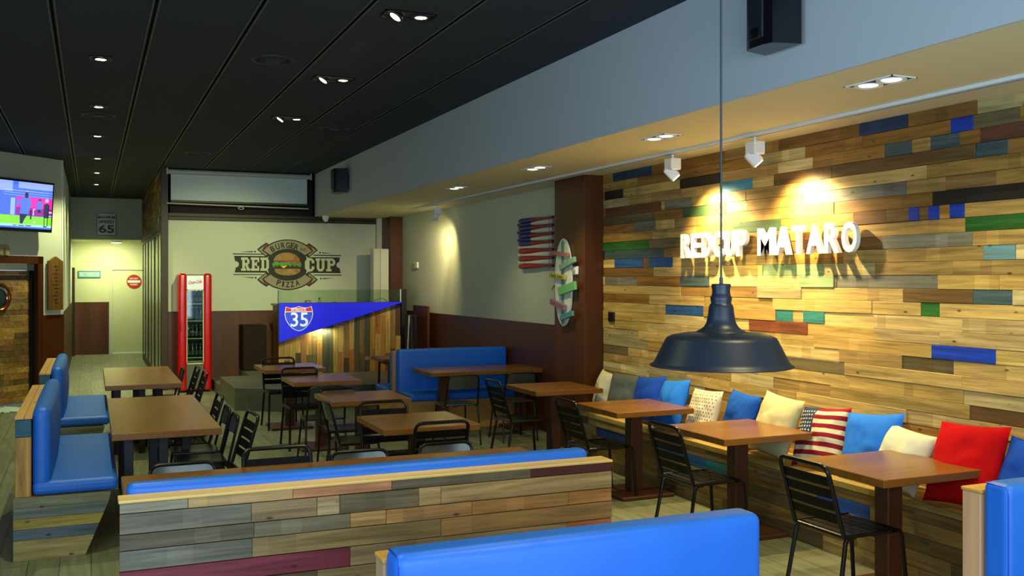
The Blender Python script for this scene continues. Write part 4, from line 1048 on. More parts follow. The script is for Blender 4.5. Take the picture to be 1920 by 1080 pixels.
# central roundel
flat('roundel', [arc(935, 490, 335, 325, 0, 360, 48)[:-1]], INK, 1, em)
for flip in (1, -1):
    def Y(q): return q if flip == 1 else 985-q
    # outer ribbons (black edge, taupe tails, red folds)
    for sx in (1, -1):
        def XX(p): return p if sx == 1 else 1880-p
        flat('ribbon_tail_edge', [[(XX(440), Y(250)), (XX(500), Y(195)), (XX(590), Y(135)), (XX(640), Y(170)), (XX(600), Y(240)), (XX(660), Y(330)), (XX(600), Y(380))]], INK, 2, em)
        flat('ribbon_tail', [[(XX(468), Y(252)), (XX(560), Y(182)), (XX(536), Y(240)), (XX(608), Y(318)), (XX(585), Y(350))]], TAUPE, 3, em)
        flat('ribbon_fold', [[(XX(592), Y(158)), (XX(614), Y(180)), (XX(560), Y(222)), (XX(558), Y(205))]], EMR, 3, em)
    o1 = arc(940, 500, 510, 420, -146, -34, 40); i1 = arc(940, 520, 340, 262, -36, -144, 40)
    flat('ribbon_edge', [[(p, Y(q)) for (p, q) in o1+i1]], INK, 4, em)
    o2 = arc(940, 500, 488, 402, -144, -36, 40); i2 = arc(940, 520, 366, 288, -40, -140, 40)
    flat('ribbon', [[(p, Y(q)) for (p, q) in o2+[(o2[-1][0]-2, o2[-1][1]+6)]+i2]], TAUPE, 5, em)
# lettering
YT = YF-0.012
EMC = mat('emblem_cream', '#c8ccaa', rough=0.6)
rt = lambda a, b_, c, d: [(a, c), (b_, c), (b_, d), (a, d)]
SER = [rt(1.3, 4.1, 0, 10), rt(0, 5.4, 0, 1.7), rt(0, 5.4, 8.3, 10)]
BOWL = [rt(0, 6.9, 8.2, 10), [(6.9, 10), (9.2, 8.0), (9.2, 7.6), (6.5, 7.6), (6.5, 8.2)], rt(6.5, 9.2, 6.2, 7.7), [(9.2, 6.3), (9.2, 5.8), (7.2, 4.2), (6.4, 4.2), (6.4, 5.9)], rt(1.3, 7.2, 4.2, 5.9)]
BLK = {'R': SER+BOWL+[[(4.4, 4.3), (7.4, 4.3), (8.9, 1.7), (10, 1.7), (10, 0), (6.7, 0)]], 'P': SER+BOWL,
 'E': SER+[rt(0, 9.2, 8.2, 10), rt(7.3, 9.2, 6.5, 10), rt(1.3, 6.8, 4.1, 5.9), rt(5.4, 6.8, 3.3, 6.7), rt(0, 9.2, 0, 1.8), rt(7.3, 9.2, 0, 3.5)],
 'D': SER+[rt(0, 6.9, 8.2, 10), rt(0, 6.9, 0, 1.8), rt(6.6, 9.4, 2.4, 7.6), [(6.9, 10), (9.4, 7.8), (9.4, 7.4), (6.6, 7.4), (6.0, 8.2)], [(6.0, 1.8), (6.6, 2.6), (9.4, 2.6), (9.4, 2.2), (6.9, 0)]],
 'C': [rt(2.4, 7.0, 8.2, 10), rt(2.4, 7.0, 0, 1.8), rt(0, 2.8, 2.4, 7.6), rt(6.7, 9.4, 6.2, 8.0), rt(6.7, 9.4, 2.0, 3.8), [(0, 7.6), (2.4, 10), (3.4, 8.2), (2.8, 7.4)], [(0, 2.4), (2.8, 2.6), (3.4, 1.8), (2.4, 0)], [(7.0, 10), (9.4, 8.0), (6.7, 7.8), (6.2, 8.2)], [(7.0, 0), (6.2, 1.8), (6.7, 2.2), (9.4, 2.0)]],
 'U': [rt(1.1, 3.8, 2.2, 10), rt(0, 4.6, 8.3, 10), rt(6.2, 8.9, 2.2, 10), rt(5.4, 10, 8.3, 10), rt(3.0, 7.0, 0, 1.9), [(1.1, 2.3), (3.8, 2.3), (4.3, 1.9), (3.1, 0)], [(6.9, 0), (5.7, 1.9), (6.2, 2.3), (8.9, 2.3)]]}
for (s_, x0, x1, y0, y1) in (('RED', 186, 640, 378, 592), ('CUP', 1222, 1748, 384, 598)):
    wl_ = (x1-x0)/3.12
    for i_, ch in enumerate(s_):
        xa = x0+i_*wl_*1.06
        flat('block_letter', [[(xa+p/10*wl_, y1-q/10*(y1-y0)) for (p, q) in pg] for pg in BLK[ch]], EMC, 2, em)
lt = MB()
for (ch, px, py, rot) in (('B', 690, 238, -30), ('U', 772, 200, -20), ('R', 860, 180, -10), ('G', 940, 175, 0), ('E', 1015, 182, 8), ('R', 1082, 205, 18)):
    fit_text(lt, ch, ex(px-33), ex(px+33), ez(py+48), ez(py-48), YT, 0.002, 0.03, rot=math.radians(rot))
lt.build('ribbon_lettering', INK, em); lt = MB()
for (ch, px, py, rot) in (('P', 790, 785, 18), ('I', 862, 805, 8), ('Z', 935, 815, 0), ('Z', 1010, 808, -6), ('A', 1095, 785, -16)):
    fit_text(lt, ch, ex(px-(16 if ch == 'I' else 33)), ex(px+(16 if ch == 'I' else 33)), ez(py+46), ez(py-46), YT, 0.002, 0.03, rot=math.radians(rot))
lt.build('ribbon_lettering', INK, em); lt = MB()
fit_text(lt, 'AND', ex(1135), ex(1245), ez(268), ez(215), YT, 0.002, 0.0, rot=math.radians(6))
lt.build('ribbon_lettering', INK, em)
# burger
BUN = mat('burger_bun', '#a8854a', rough=0.7, noise_amt=0.35, nscale=9)
flat('burger_bun_top', [arc(922, 430, 215, 135, 180, 360, 24)], BUN, 2, em)
flat('burger_bun_bottom', [[(725, 555), (1145, 555)]+arc(935, 590, 208, 75, 0, 180, 20)], BUN, 2, em)
flat('tomato', [[(715, 425), (1130, 412), (1135, 455), (712, 460)]], mat('tomato_red', '#c04038', rough=0.6), 3, em)
flat('onion', [[(722, 430), (880, 426), (880, 458), (718, 460)]], mat('onion_purple', '#6a3048', rough=0.6), 4, em)
flat('patty', [[(740, 505), (1120, 500), (1130, 555), (740, 562)]], mat('patty_brown', '#4a2c18', rough=0.7), 3, em)
let = [(680, 480)]+[(680+i*20.3, 452+10*math.sin(i*1.3)) for i in range(1, 24)]+[(1165, 490), (1150, 528)]+[(1140-i*19.5, 508+16*math.sin(i*1.7)) for i in range(1, 22)]+[(720, 545), (690, 520)]
flat('lettuce', [let], mat('lettuce_green', '#4a9a38', rough=0.6, noise_amt=0.3, nscale=20), 5, em)
flat('cheese', [[(830, 512), (930, 505), (870, 552)]], mat('cheese_yellow', '#e6d424', rough=0.5), 6, em)

# ------------------------------------------------------------------ counter with the pennant
ct = thing('counter', 'planked counter with a glass screen on the raised platform', 'counter', (0, 0, 0.31))
CX0, CX1, CY = 2.72, 4.72, 15.55
vp = MB(); x = CX0; cols = ['#c8a048', '#5c5a34', '#c88a3c', '#4e4c30', '#a87c44', '#7c6a34', '#6a6a3c', '#b08a44', '#55583a', '#4c5238', '#a8944c', '#b4803a', '#4e4a38', '#a86a30', '#54543a', '#5a563c', '#484a34', '#b08838', '#a06c2c', '#b88c3c', '#8c5c28', '#6c4628', '#5c4030']
for k, h_ in enumerate(cols):
    wdt = (CX1-CX0)/len(cols); c = lin(h_)
    z = 0.0
    cuts = sorted([random.uniform(0.15, 0.95) for _ in range(random.choice([0, 1, 2]))])+[1.09]
    for j, zz in enumerate(cuts):
        cc = c if j % 2 == 0 else lin(random.choice(['#c0a052', '#b8944a', '#8c7440']))
        vp.cc = (cc[0], cc[1], cc[2], random.random())
        vp.cbox(x+0.001, x+wdt-0.001, CY-random.uniform(0, 0.004), CY+0.02, z+0.001, zz-0.001, 0.0015); z = zz
    x += wdt
vp.build('front_boards', PLANK_Z, ct, smooth=False)
MB().box(CX0, CX1, CY+0.02, CY+0.55, 0, 1.09).build('body', BROWN_Z, ct, smooth=False)
MB().cbox(CX0-0.03, CX1+0.02, CY-0.02, CY+0.58, 1.09, 1.12, 0.004).build('worktop', BLACKM, ct, smooth=False)
MB().box(CX0-0.01, CX1, CY-0.012, CY-0.002, 1.12, 1.345).build('glass_screen', GLASS, ct, smooth=False)
MB().box(CX1-0.008, CX1+0.004, CY-0.02, CY+0.01, 1.12, 1.35).build('glass_clip', WHITEP, ct, smooth=False)
MB().box(CX0-0.014, CX0-0.006, CY-0.016, CY+0.002, 0.5, 1.345).build('screen_post', BLACKM, ct, smooth=False)
MB().box(CX1+0.012, CX1+0.10, CY-0.02, CY+0.5, 0, 1.35).build('end_panel', LEGBLK, ct, smooth=False)
pn = thing('pennant_sign', 'blue triangular pennant sign with an interstate shield on the counter front', 'sign', (0, 0, 0))
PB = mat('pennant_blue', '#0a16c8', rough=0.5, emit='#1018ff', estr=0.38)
yb0 = CY-0.13
mb = MB(); mb.prism([(1.445, 2.705), (1.445, 4.72), (0.835, 2.705)], 1, yb0, CY-0.03); mb.build('face_panel', [PB], pn, smooth=False)
mb = MB(); mb.prism([(1.44, 2.69), (1.44, 2.704), (0.83, 2.704), (0.83, 2.69)], 1, yb0+0.004, CY-0.01); mb.build('side_panel', LEGBLK, pn, smooth=False)
mb = MB(); mb.box(2.70, 4.72, yb0+0.03, CY-0.035, 1.446, 1.452); mb.build('top_edge', mat('blue_edge', '#1420a8', rough=0.4), pn, smooth=False)
def sh(px, py):   # shield coordinates from the enlarged picture
    return (2.705+(px-130)*(4.72-2.705)/(1625-130), 1.445-(py-235)*(1.445-0.835)/(712-235))
def shp(pts, m, lay, name):
    mb = MB(); mb.prism([(sh(*p)[1], sh(*p)[0]) for p in pts], 1, yb0-0.0022*lay-0.0015, yb0-0.0022*lay-0.0002); return mb.build(name, m, pn, smooth=False)
def shield(k):
    cx, cy = 357, 425
    top = [(205, 275), (245, 290), (285, 292), (325, 284), (358, 270), (395, 284), (430, 290), (470, 286), (505, 272)]
    right = [(518, 320), (524, 370), (512, 430), (485, 485), (440, 540), (400, 567), (360, 580)]
    left = [(318, 566), (275, 540), (232, 486), (203, 430), (192, 370), (198, 320)]
    return [(cx+(p-cx)*k, cy+(q-cy)*k) for (p, q) in top+right+left]
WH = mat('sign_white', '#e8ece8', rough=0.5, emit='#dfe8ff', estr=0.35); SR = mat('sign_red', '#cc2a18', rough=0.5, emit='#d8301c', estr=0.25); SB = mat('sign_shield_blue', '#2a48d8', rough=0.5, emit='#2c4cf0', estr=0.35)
shp(shield(1.0), WH, 0, 'shield_border'); shp(shield(0.955), SB, 1, 'shield_field')
shp([(210, 283), (245, 298), (285, 300), (325, 292), (358, 279), (395, 292), (430, 298), (470, 294), (500, 281), (511, 322), (514, 335), (202, 335), (204, 320)], SR, 2, 'shield_band')
shp([(202, 335), (514, 335), (515, 343), (201, 343)], WH, 3, 'shield_rule')
mb = MB(); a = sh(268, 330); b_ = sh(440, 295); fit_text(mb, 'INTERSTATE', a[0], b_[0], a[1], b_[1], yb0-0.009, 0.002, 0.02)
a = sh(262, 523); b_ = sh(464, 348); fit_text(mb, '35', a[0], b_[0], a[1], b_[1], yb0-0.009, 0.002, 0.01)
mb.build('shield_lettering', WH, pn)
# items on the counter
t = thing('menu_box', 'small red box on the counter behind the pennant', 'box', (3.22, 15.75, 1.43)); MB().cbox(-0.045, 0.045, -0.03, 0.03, 0, 0.055, 0.003).build('box_body', mat('red_card', '#c8242c', rough=0.5), t, smooth=False)
MB().box(-0.03, 0.03, -0.032, -0.03, 0.02, 0.035).build('pale_label', WHITEP, t, smooth=False)
t = thing('sauce_bottle', 'small clear bottle with black cap on the counter', 'bottle', (3.41, 15.75, 1.43))
MB().lathe([(0.0001, 0), (0.026, 0.0), (0.028, 0.01), (0.028, 0.04), (0.014, 0.06), (0.012, 0.07)], 20).build('bottle_body', mat('bottle_pale', '#b8c0b0', rough=0.2), t)
MB().lathe([(0.014, 0.068), (0.014, 0.092), (0.0001, 0.093)], 16).build('cap', BLACKM, t)
t = thing('tray', 'flat black tray on the counter right of the bottle', 'tray', (3.60, 15.75, 1.43)); MB().prism([(0.0, -0.06), (0.014, -0.07), (0.022, 0.08), (0.008, 0.08)], 1, -0.06, 0.06).build('tray_body', BLACKM, t, smooth=False)
tag(MB().tube([(4.30, 15.8, 1.432), (4.36, 15.8, 1.47), (4.44, 15.82, 1.505), (4.52, 15.85, 1.50), (4.60, 15.9, 1.44)], 0.004, 6).build('cable', BLACKM), 'thin black cable arching over the right end of the counter', 'cable')
# strip lamp under the pennant lights the boards
area('pennant_strip_light', (3.15, CY-0.08, 1.0), (0.5, 0, 0), 0.8, 0.03, 9, (1.0, 0.9, 0.6))
# tall white cabinet behind the counter
t = thing('tall_cabinet', 'tall narrow white cabinet behind the right end of the counter', 'cabinet', (4.53, 16.13, 0.31))
MB().cbox(-0.115, 0.155, 0.02, 0.20, 0, 2.035, 0.004).build('body', WHITEP, t, smooth=False)
MB().cbox(-0.113, -0.005, -0.002, 0.018, 0.02, 2.025, 0.004).build('door', mat('cabinet_white', '#c2c8b4', rough=0.5), t, smooth=False)
MB().cbox(0.008, 0.152, -0.012, 0.018, 0.02, 2.03, 0.004).build('door', mat('cabinet_white2', '#d0d6c4', rough=0.5), t, smooth=False)
pb = MB(); pb.box(4.69, 4.79, YB-0.10, YB, 0.31, ZS); struct(pb.build('trim_11', WHITEW, smooth=False))
# boards leaning on the right wall
t = thing('leaning_board', 'dark brown board leaning on the right wall behind the far sofa', 'board', (4.86, 14.95, 0.31))
MB().cbox(0.0, 0.04, -0.38, 0.36, 0, 1.09, 0.004).build('panel', BROWN_Z, t, smooth=False)
t = thing('folded_table', 'black folded table with a pale steel edge leaning before the brown board', 'table', (4.72, 15.0, 0.31))
MB().cbox(0.0, 0.035, -0.22, 0.28, 0, 0.94, 0.004).build('tabletop', LEGBLK, t, smooth=False)
MB().tube([(-0.03, 0.10, 0.0), (-0.012, 0.03, 0.93)], 0.012, 8).build('steel_edge', mat('pale_steel', '#a8bcb4', rough=0.3), t)
MB().tube([(-0.03, -0.16, 0.0), (-0.012, -0.12, 0.93)], 0.010, 8).build('leg', BLACKM, t)

# ------------------------------------------------------------------ drinks fridge
FX0, FX1, FY = 1.283, 1.800, 16.42
t = thing('drinks_fridge', 'red glass-door drinks fridge with bottles against the back wall', 'fridge', (0, 0, 0))
FR = mat('fridge_red', '#c00c10', rough=0.22, spec=0.6); FRW = mat('fridge_header', '#d8dcd4', rough=0.4, emit='#e8f0ff', estr=0.25); FDK = mat('fridge_interior', '#101a20', rough=0.4)
fm_ = MB(); fm_.box(FX0+0.02, FX1-0.02, FY+0.50, FY+0.55, 0.03, 1.90); fm_.box(FX0+0.02, FX0+0.05, FY+0.06, FY+0.5, 0.03, 1.90); fm_.box(FX1-0.05, FX1-0.02, FY+0.06, FY+0.5, 0.03, 1.90)
fm_.box(FX0+0.05, FX1-0.05, FY+0.06, FY+0.5, 1.72, 1.90); fm_.box(FX0+0.05, FX1-0.05, FY+0.06, FY+0.5, 0.03, 0.46)
fm_.build('cabinet_body', FR, t, smooth=False)
MB().box(FX0+0.051, FX1-0.051, FY+0.49, FY+0.499, 0.46, 1.72).build('interior_back', FDK, t, smooth=False)
for s_, xa in ((0, FX0), (1, FX1-0.13)):
    MB().rbox(xa, xa+0.13, FY-0.02, FY+0.10, 0.02, 1.92, 0.045, 4, k=4).build('curved_side_column', FR, t)
MB().tube([(FX0+0.035, FY-0.02, 1.15), (FX0+0.03, FY-0.045, 1.08), (FX0+0.035, FY-0.02, 0.99)], 0.012, 8).build('door_handle', FR, t)
MB().box(FX0+0.13, FX1-0.13, FY+0.0, FY+0.06, 1.66, 1.885).build('header_panel', FRW, t, smooth=False)
MB().box(FX0+0.12, FX1-0.12, FY+0.0, FY+0.06, 1.885, 1.90).build('top_trim', LEGBLK, t, smooth=False)
lg = MB(); Ms = Matrix.Translation((FX0+0.148, FY-0.003, 1.745)) @ UPR @ Matrix(((1, 0.3, 0, 0), (0.12, 1, 0, 0), (0, 0, 1, 0), (0, 0, 0, 1)))
text_mb(lg, 'Coca-Cola', 0.072, 0.002, Ms, 0.0018, sx=0.66); lg.build('header_lettering', mat('logo_red', '#b4142c', rough=0.5), t)
fr_ = MB(); fr_.box(FX0+0.125, FX0+0.14, FY, FY+0.05, 0.46, 1.66); fr_.box(FX1-0.14, FX1-0.125, FY, FY+0.05, 0.46, 1.66); fr_.box(FX0+0.125, FX1-0.125, FY, FY+0.05, 0.45, 0.475); fr_.box(FX0+0.125, FX1-0.125, FY, FY+0.05, 1.645, 1.66)
fr_.build('door_frame', mat('fridge_frame', '#b8bc98', rough=0.4), t, smooth=False)
MB().box(FX0+0.14, FX1-0.14, FY+0.015, FY+0.022, 0.475, 1.645).build('door_glass', GLASS, t, smooth=False)
gr = MB(); gr.box(FX0+0.13, FX1-0.13, FY+0.02, FY+0.06, 0.06, 0.45)
for k in range(9):
    for j in range(6): gr.box(FX0+0.16+j*0.036, FX0+0.18+j*0.036, FY+0.016, FY+0.02, 0.10+k*0.026, 0.115+k*0.026)
gr.build('lower_grille', mat('grille_grey', '#5c6050', rough=0.5), t, smooth=False)
SHZ = [0.56, 0.87, 1.155, 1.43]; SHM = mat('shelf_pale', '#c4c8a8', rough=0.4)
for z_ in [0.50]+SHZ: MB().box(FX0+0.055, FX1-0.055, FY+0.045, FY+0.46, z_-0.012, z_).build('shelf', SHM, t, smooth=False)
for k in range(2): MB().tube([(FX0+0.06+k*(FX1-FX0-0.12), FY+0.08, 0.55), (FX0+0.06+k*(FX1-FX0-0.12), FY+0.08, 1.70)], 0.006, 6).build('light_tube', mat('fridge_tube', '#cfe8ff', emit='#a8d8ff', estr=3.5), t)
bt = thing('drink_bottle', 'dark glass bottle on a shelf inside the red fridge', 'bottle', (0, 0, 0), 0, 'bottles on the fridge shelves')
MB().lathe([(0.0001, 0), (0.029, 0.0), (0.031, 0.01), (0.031, 0.03), (0.027, 0.07), (0.031, 0.115), (0.024, 0.145), (0.013, 0.175), (0.012, 0.205)], 18).build('bottle_body', mat('dark_cola_glass', '#12100e', rough=0.12, spec=0.7), bt)
MB().lathe([(0.0145, 0.203), (0.0145, 0.216), (0.0001, 0.217)], 14).build('cap', mat('silver_cap', '#a8acb0', rough=0.3, metal=0.7), bt)
MB().lathe([(0.0318, 0.04), (0.0285, 0.075), (0.0315, 0.105)], 18).build('label', mat('bottle_label', '#3a4c58', rough=0.5), bt)
index_kids(); first = True
for r_, z_ in enumerate(SHZ):
    for k in range(4):
        lab = 'dark glass bottle on the %s fridge shelf' % ['lowest', 'second lowest', 'second highest', 'top'][r_]
        place(bt, not first, (FX0+0.165+k*0.063, FY+0.12, z_), 0, '%s, %s' % (lab, ['leftmost', 'second from the left', 'second from the right', 'rightmost'][k]), 'bottles on the fridge shelves'); first = False
area('fridge_inner_light', (1.54, FY+0.09, 1.70), (0.35, 0, 0), 0.2, 0.04, 1.6, (0.55, 0.8, 1.0))
# low dark box stands in for the shadow between fridge and counter
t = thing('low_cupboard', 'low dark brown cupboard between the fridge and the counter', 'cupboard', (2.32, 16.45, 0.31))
SHADOWB = wood_mat('cupboard_brown', 2, '#241005', rough=0.6, contrast=0.3, knots=False, spec=0.2)
MB().cbox(-0.02, 0.36, 0.0, 0.5, 0, 0.75, 0.004).build('body', SHADOWB, t, smooth=False)
MB().cbox(0.0, 0.34, -0.012, 0.0, 0.02, 0.73, 0.003).build('door', SHADOWB, t, smooth=False)  # front slab of the shadow stand-in, not a real door

# ------------------------------------------------------------------ bats flag, surfboard, small fittings
t = thing('bat_flag', 'flag made of red, white and blue painted baseball bats on the white wall', 'wall decoration', (4.985, 10.70, 1.955))
BR = mat('bat_red', '#a01810', rough=0.35); BW = mat('bat_white', '#dcdcd0', rough=0.35); BBL = mat('bat_blue', '#1c2a78', rough=0.35)
prof = [(0.0, 0.012), (0.01, 0.018), (0.02, 0.018), (0.03, 0.012), (0.25, 0.0125), (0.42, 0.017), (0.60, 0.026), (0.78, 0.0300), (0.93, 0.0300), (0.975, 0.024), (0.99, 0.008)]
for k in range(13):
    z_ = 0.60-k*0.0475; red = k % 2 == 0; b_ = MB()
    pr = prof
    for j in range(len(pr)-1):
        (a0, r0), (a1, r1) = pr[j], pr[j+1]
        if k < 7:
            edge = 0.60 if red else None
        b_.cur = 0
        if k < 7 and red and a0 >= 0.60: b_.cur = 1
        if k < 7 and not red and a0 < 0.25: b_.cur = 1
        L_ = 0.985
        def YP(a): return (-0.49+a*L_) if red else (0.52-a*L_)
        M = Matrix.Translation((-0.032, 0, z_))
        vs = []
        for (a, r_) in ((a0, r0), (a1, r1)):
            for q in range(14): vs.append(M @ Vector((r_*math.cos(2*PI*q/14), YP(a), r_*math.sin(2*PI*q/14))))
        fs = [[q, (q+1) % 14, 14+(q+1) % 14, 14+q] for q in range(14)]
        b_.add(vs, fs if not red else [f_[::-1] for f_ in fs])
    if k < 7 and not red:     # blue canton across the white bats' grips
        b_.cur = 1; b_.tube([(-0.032, 0.52, z_), (-0.032, 0.12, z_)], 0.0195, 12)
    b_.build('bat', [BR if red else BW, BBL], t)
MB().tube([(-0.066, -0.45, 0.63), (-0.066, -0.45, 0.0)], 0.003, 6).build('binding_cord', BBL, t)
t = thing('surfboard_sign', 'white decorative surfboard with six small coloured signs on the brown pillar', 'wall decoration', (XP-0.003, 9.39, 1.793))
outl = []
for i in range(41):
    a = -1+2*i/40; wv = 0.192*(max(0, 1-abs(a)**2.6))**0.62; outl.append((wv, a*0.475))
poly = [(w_, z_) for (w_, z_) in outl]+[(-w_, z_) for (w_, z_) in outl[::-1][1:-1]]
MB().prism(poly, 0, -0.03, -0.005).build('board', mat('board_white', '#d8e0d4', rough=0.35), t, smooth=False)
GST = mat('stripe_teal', '#2a7a68', rough=0.5)
mb = MB()
for yy, w_ in ((-0.03, 0.006), (0.0, 0.012), (0.03, 0.006)): mb.box(-0.0315, -0.030, yy-w_, yy+w_, -0.455 if yy == 0 else -0.44, 0.455 if yy == 0 else 0.44)
mb.build('stripes', GST, t, smooth=False)
for (yy, zz, L_, h_, rot, col) in ((0.03, 0.31, 0.42, 0.036, 5, '#b0765c'), (-0.16, 0.20, 0.36, 0.052, -14, '#7fa088'), (0.08, 0.065, 0.37, 0.04, 4, '#b0a838'), (-0.15, -0.065, 0.40, 0.078, -10, '#6cb070'), (0.07, -0.24, 0.36, 0.052, 10, '#8a6a78'), (-0.14, -0.355, 0.30, 0.05, -12, '#4a9090')):
    Mr = Matrix.Translation((-0.036, yy, zz)) @ Matrix.Rotation(math.radians(rot), 4, 'X')
    so = MB().cbox(-0.03, 0.0, -L_/2, L_/2, -h_/2*1.15, h_/2*1.15, 0.003, Mr).build('sign_board', mat('signboard_'+col.strip('#'), col, rough=0.6), t, smooth=False)
    if col in ('#b0a838', '#8a6a78'):
        lm = MB()
        for q in range(7):
            if q == 3: continue
            lm.box(-0.0312, -0.0302, -L_*0.36+q*L_*0.105, -L_*0.36+q*L_*0.105+L_*0.06, -h_*0.28, h_*0.28, Mr)
        lm.build('faded_lettering', mat('faded_'+col.strip('#'), '#4a3a18' if col == '#b0a838' else '#b0305c', rough=0.6), so, smooth=False)
t = thing('thermostat', 'small white round-dial thermostat on the brown pillar beside the surfboard', 'thermostat', (XP, 9.13, 1.92))
MB().rbox(-0.03, 0.0, -0.06, 0.06, -0.045, 0.045, 0.01, 4).build('body', WHITEP, t)
MB().lathe([(0.028, 0.0), (0.026, 0.012), (0.0001, 0.013)], 20, M=Matrix.Translation((-0.03, 0, 0)) @ Matrix.Rotation(-PI/2, 4, 'Y')).build('dial', mat('dial_grey', '#9a9c94', rough=0.4), t)
t = thing('wall_socket', 'small black socket on the board wall near the pillar', 'socket', (XW-0.008, 8.74, 1.44))
MB().cbox(-0.02, 0.0, -0.055, 0.055, -0.05, 0.05, 0.003).build('plate', LEGBLK, t, smooth=False); MB().cbox(-0.026, -0.02, -0.03, 0.03, -0.03, 0.03, 0.002).build('insert', BLACKM, t, smooth=False)
t = thing('wall_switch', 'small white switch on the white right wall beside the far pillar', 'switch', (5.0, 15.55, 2.06))
MB().cbox(-0.03, 0.0, -0.11, 0.11, -0.05, 0.05, 0.004).build('plate', WHITEP, t, smooth=False); MB().cbox(-0.036, -0.03, 0.0, 0.07, -0.03, 0.03, 0.003).build('button', mat('switch_grey', '#8a9088', rough=0.5), t, smooth=False)
t = thing('palm_ornament', 'small dark palm-tree cutout on the white wall, mostly behind the pillar', 'wall decoration', (4.99, 10.12, 1.30))
MB().prism([(0.02, 0.0), (-0.03, 0.0), (-0.02, 0.30), (0.03, 0.36), (0.05, 0.34)], 0, -0.02, 0.0).build('trunk', BROWNDK, t, smooth=False)
pf = MB(); pf.tube([(-0.01, 0.03, 0.36), (-0.01, 0.10, 0.46), (-0.01, 0.19, 0.40)], [0.012, 0.010, 0.003], 6); pf.tube([(-0.01, 0.03, 0.38), (-0.01, 0.08, 0.56), (-0.01, 0.22, 0.585)], [0.012, 0.010, 0.003], 6); pf.tube([(-0.01, 0.03, 0.38), (-0.01, -0.08, 0.52), (-0.01, -0.2, 0.44)], [0.012, 0.010, 0.003], 6)
pf.build('fronds', LEGBLK, t)

# ------------------------------------------------------------------ corridor signs
t = thing('speed_sign', 'white MAXIMUM SPEED 65 road sign above the corridor', 'sign', (0, 23.69, 0))
SGW = mat('roadsign_white', '#c4d0d0', rough=0.5); SGK = mat('roadsign_ink', '#16323c', rough=0.5)
MB().prism([(z_, x_) for (x_, z_) in [(0.13, 2.805), (0.50, 2.805), (0.52, 2.825), (0.52, 3.295), (0.50, 3.315), (0.13, 3.315), (0.11, 3.295), (0.11, 2.825)]], 1, -0.012, 0).build('plate_border', SGK, t, smooth=False)
MB().box(0.122, 0.508, -0.014, -0.012, 2.817, 3.303).build('plate', SGW, t, smooth=False)
mb = MB(); fit_text(mb, 'MAXIMUM', 0.14, 0.49, 3.185, 3.25, -0.017, 0.003, 0.03); fit_text(mb, 'SPEED', 0.155, 0.475, 3.085, 3.15, -0.017, 0.003, 0.03); fit_text(mb, '65', 0.155, 0.475, 2.865, 3.045, -0.017, 0.003, 0.025)
mb.build('lettering', SGK, t)
t = thing('no_way_sign', 'small blue and white NO WAY sign on the corridor end wall', 'sign', (0, 25.595, 0))
MB().box(-0.29, 0.21, -0.015, 0, 1.855, 2.025).build('frame', mat('sign_frame_blue', '#3c86a4', rough=0.5), t, smooth=False)
MB().box(-0.265, 0.185, -0.018, -0.015, 1.885, 1.995).build('plate', mat('sign_plate_pale', '#b0d4cc', rough=0.5), t, smooth=False)
mb = MB(); fit_text(mb, 'NO', -0.17, -0.06, 1.905, 1.975, -0.020, 0.003, 0.0); fit_text(mb, 'WAY', 0.0, 0.15, 1.905, 1.975, -0.020, 0.003, 0.0); mb.build('lettering', mat('sign_faded_ink', '#7a9c86', rough=0.5), t)
t = thing('do_not_worry_sign', 'round red DO NOT WORRY sign on the white corridor door', 'sign', (0.965, 25.583, 1.765))
MB().lathe([(0.17, 0.0), (0.17, 0.010), (0.0001, 0.010)], 40, M=Matrix.Rotation(PI/2, 4, 'X')).build('disc', mat('road_red', '#b4281c', rough=0.5), t)
MB().box(-0.145, 0.145, -0.013, -0.010, -0.028, 0.032).build('bar', WHITEP, t, smooth=False)
mb = MB(); fit_text(mb, 'DO NOT', -0.095, 0.095, 0.055, 0.095, -0.012, 0.003, 0.02); fit_text(mb, 'WORRY', -0.09, 0.09, -0.095, -0.05, -0.012, 0.003, 0.02); mb.build('lettering', WHITEP, t)

# ------------------------------------------------------------------ slanted wall: television, plaque, letters
tv = thing('television', 'flat television showing a football training scene on the slanted wall', 'television', TV0, AL)
TX0, TX1, TZ0, TZ1 = -1.68, -0.385, 2.52, 3.26
Tt = Matrix.Translation((0, -0.13, 2.52)) @ Matrix.Rotation(math.radians(4), 4, 'X') @ Matrix.Translation((0, 0, -2.52))
MB().cbox(TX0, TX1, -0.05, 0.0, TZ0, TZ1, 0.006, Tt).build('casing', SPK, tv, smooth=False)
MB().box(-1.2, -0.9, 0.0, 0.125, 2.75, 3.05).build('wall_mount', LEGBLK, tv, smooth=False)
def scr(name, polys, h_, lay, e=1.0, parent=None):
    m = mat('tv_'+name+h_.strip('#'), '#050505', rough=0.2, emit=h_, estr=e)
    for pl_ in polys:
        mb = MB(); mb.prism([(TZ0+0.045+(TZ1-TZ0-0.075)*q, TX0+0.03+(TX1-TX0-0.06)*p) for (p, q) in pl_], 1, -0.0515-0.0012*lay, -0.0507-0.0012*lay, Tt)
        o = mb.build(name, m, parent or tv, smooth=False)
    return o
rc_ = lambda a, b_, c_, d_: [(a, c_), (b_, c_), (b_, d_), (a, d_)]
S0 = scr('screen', [rc_(0, 1, 0, 1)], '#4a78ff', 0)
scr('stadium_stand', [rc_(0, 0.42, 0.78, 1), rc_(0.5, 1, 0.86, 1)], '#9fb8ff', 1, 1, S0)
scr('stadium_rails', [rc_(0.3, 1, 0.80, 0.81), rc_(0.3, 1, 0.75, 0.757), rc_(0.3, 1, 0.70, 0.706), rc_(0.62, 0.63, 0.66, 0.82)], '#b8d8ff', 2, 1, S0)
scr('pink_boards', [rc_(0.48, 1, 0.38, 0.68)], '#f028b0', 1, 1.1, S0)
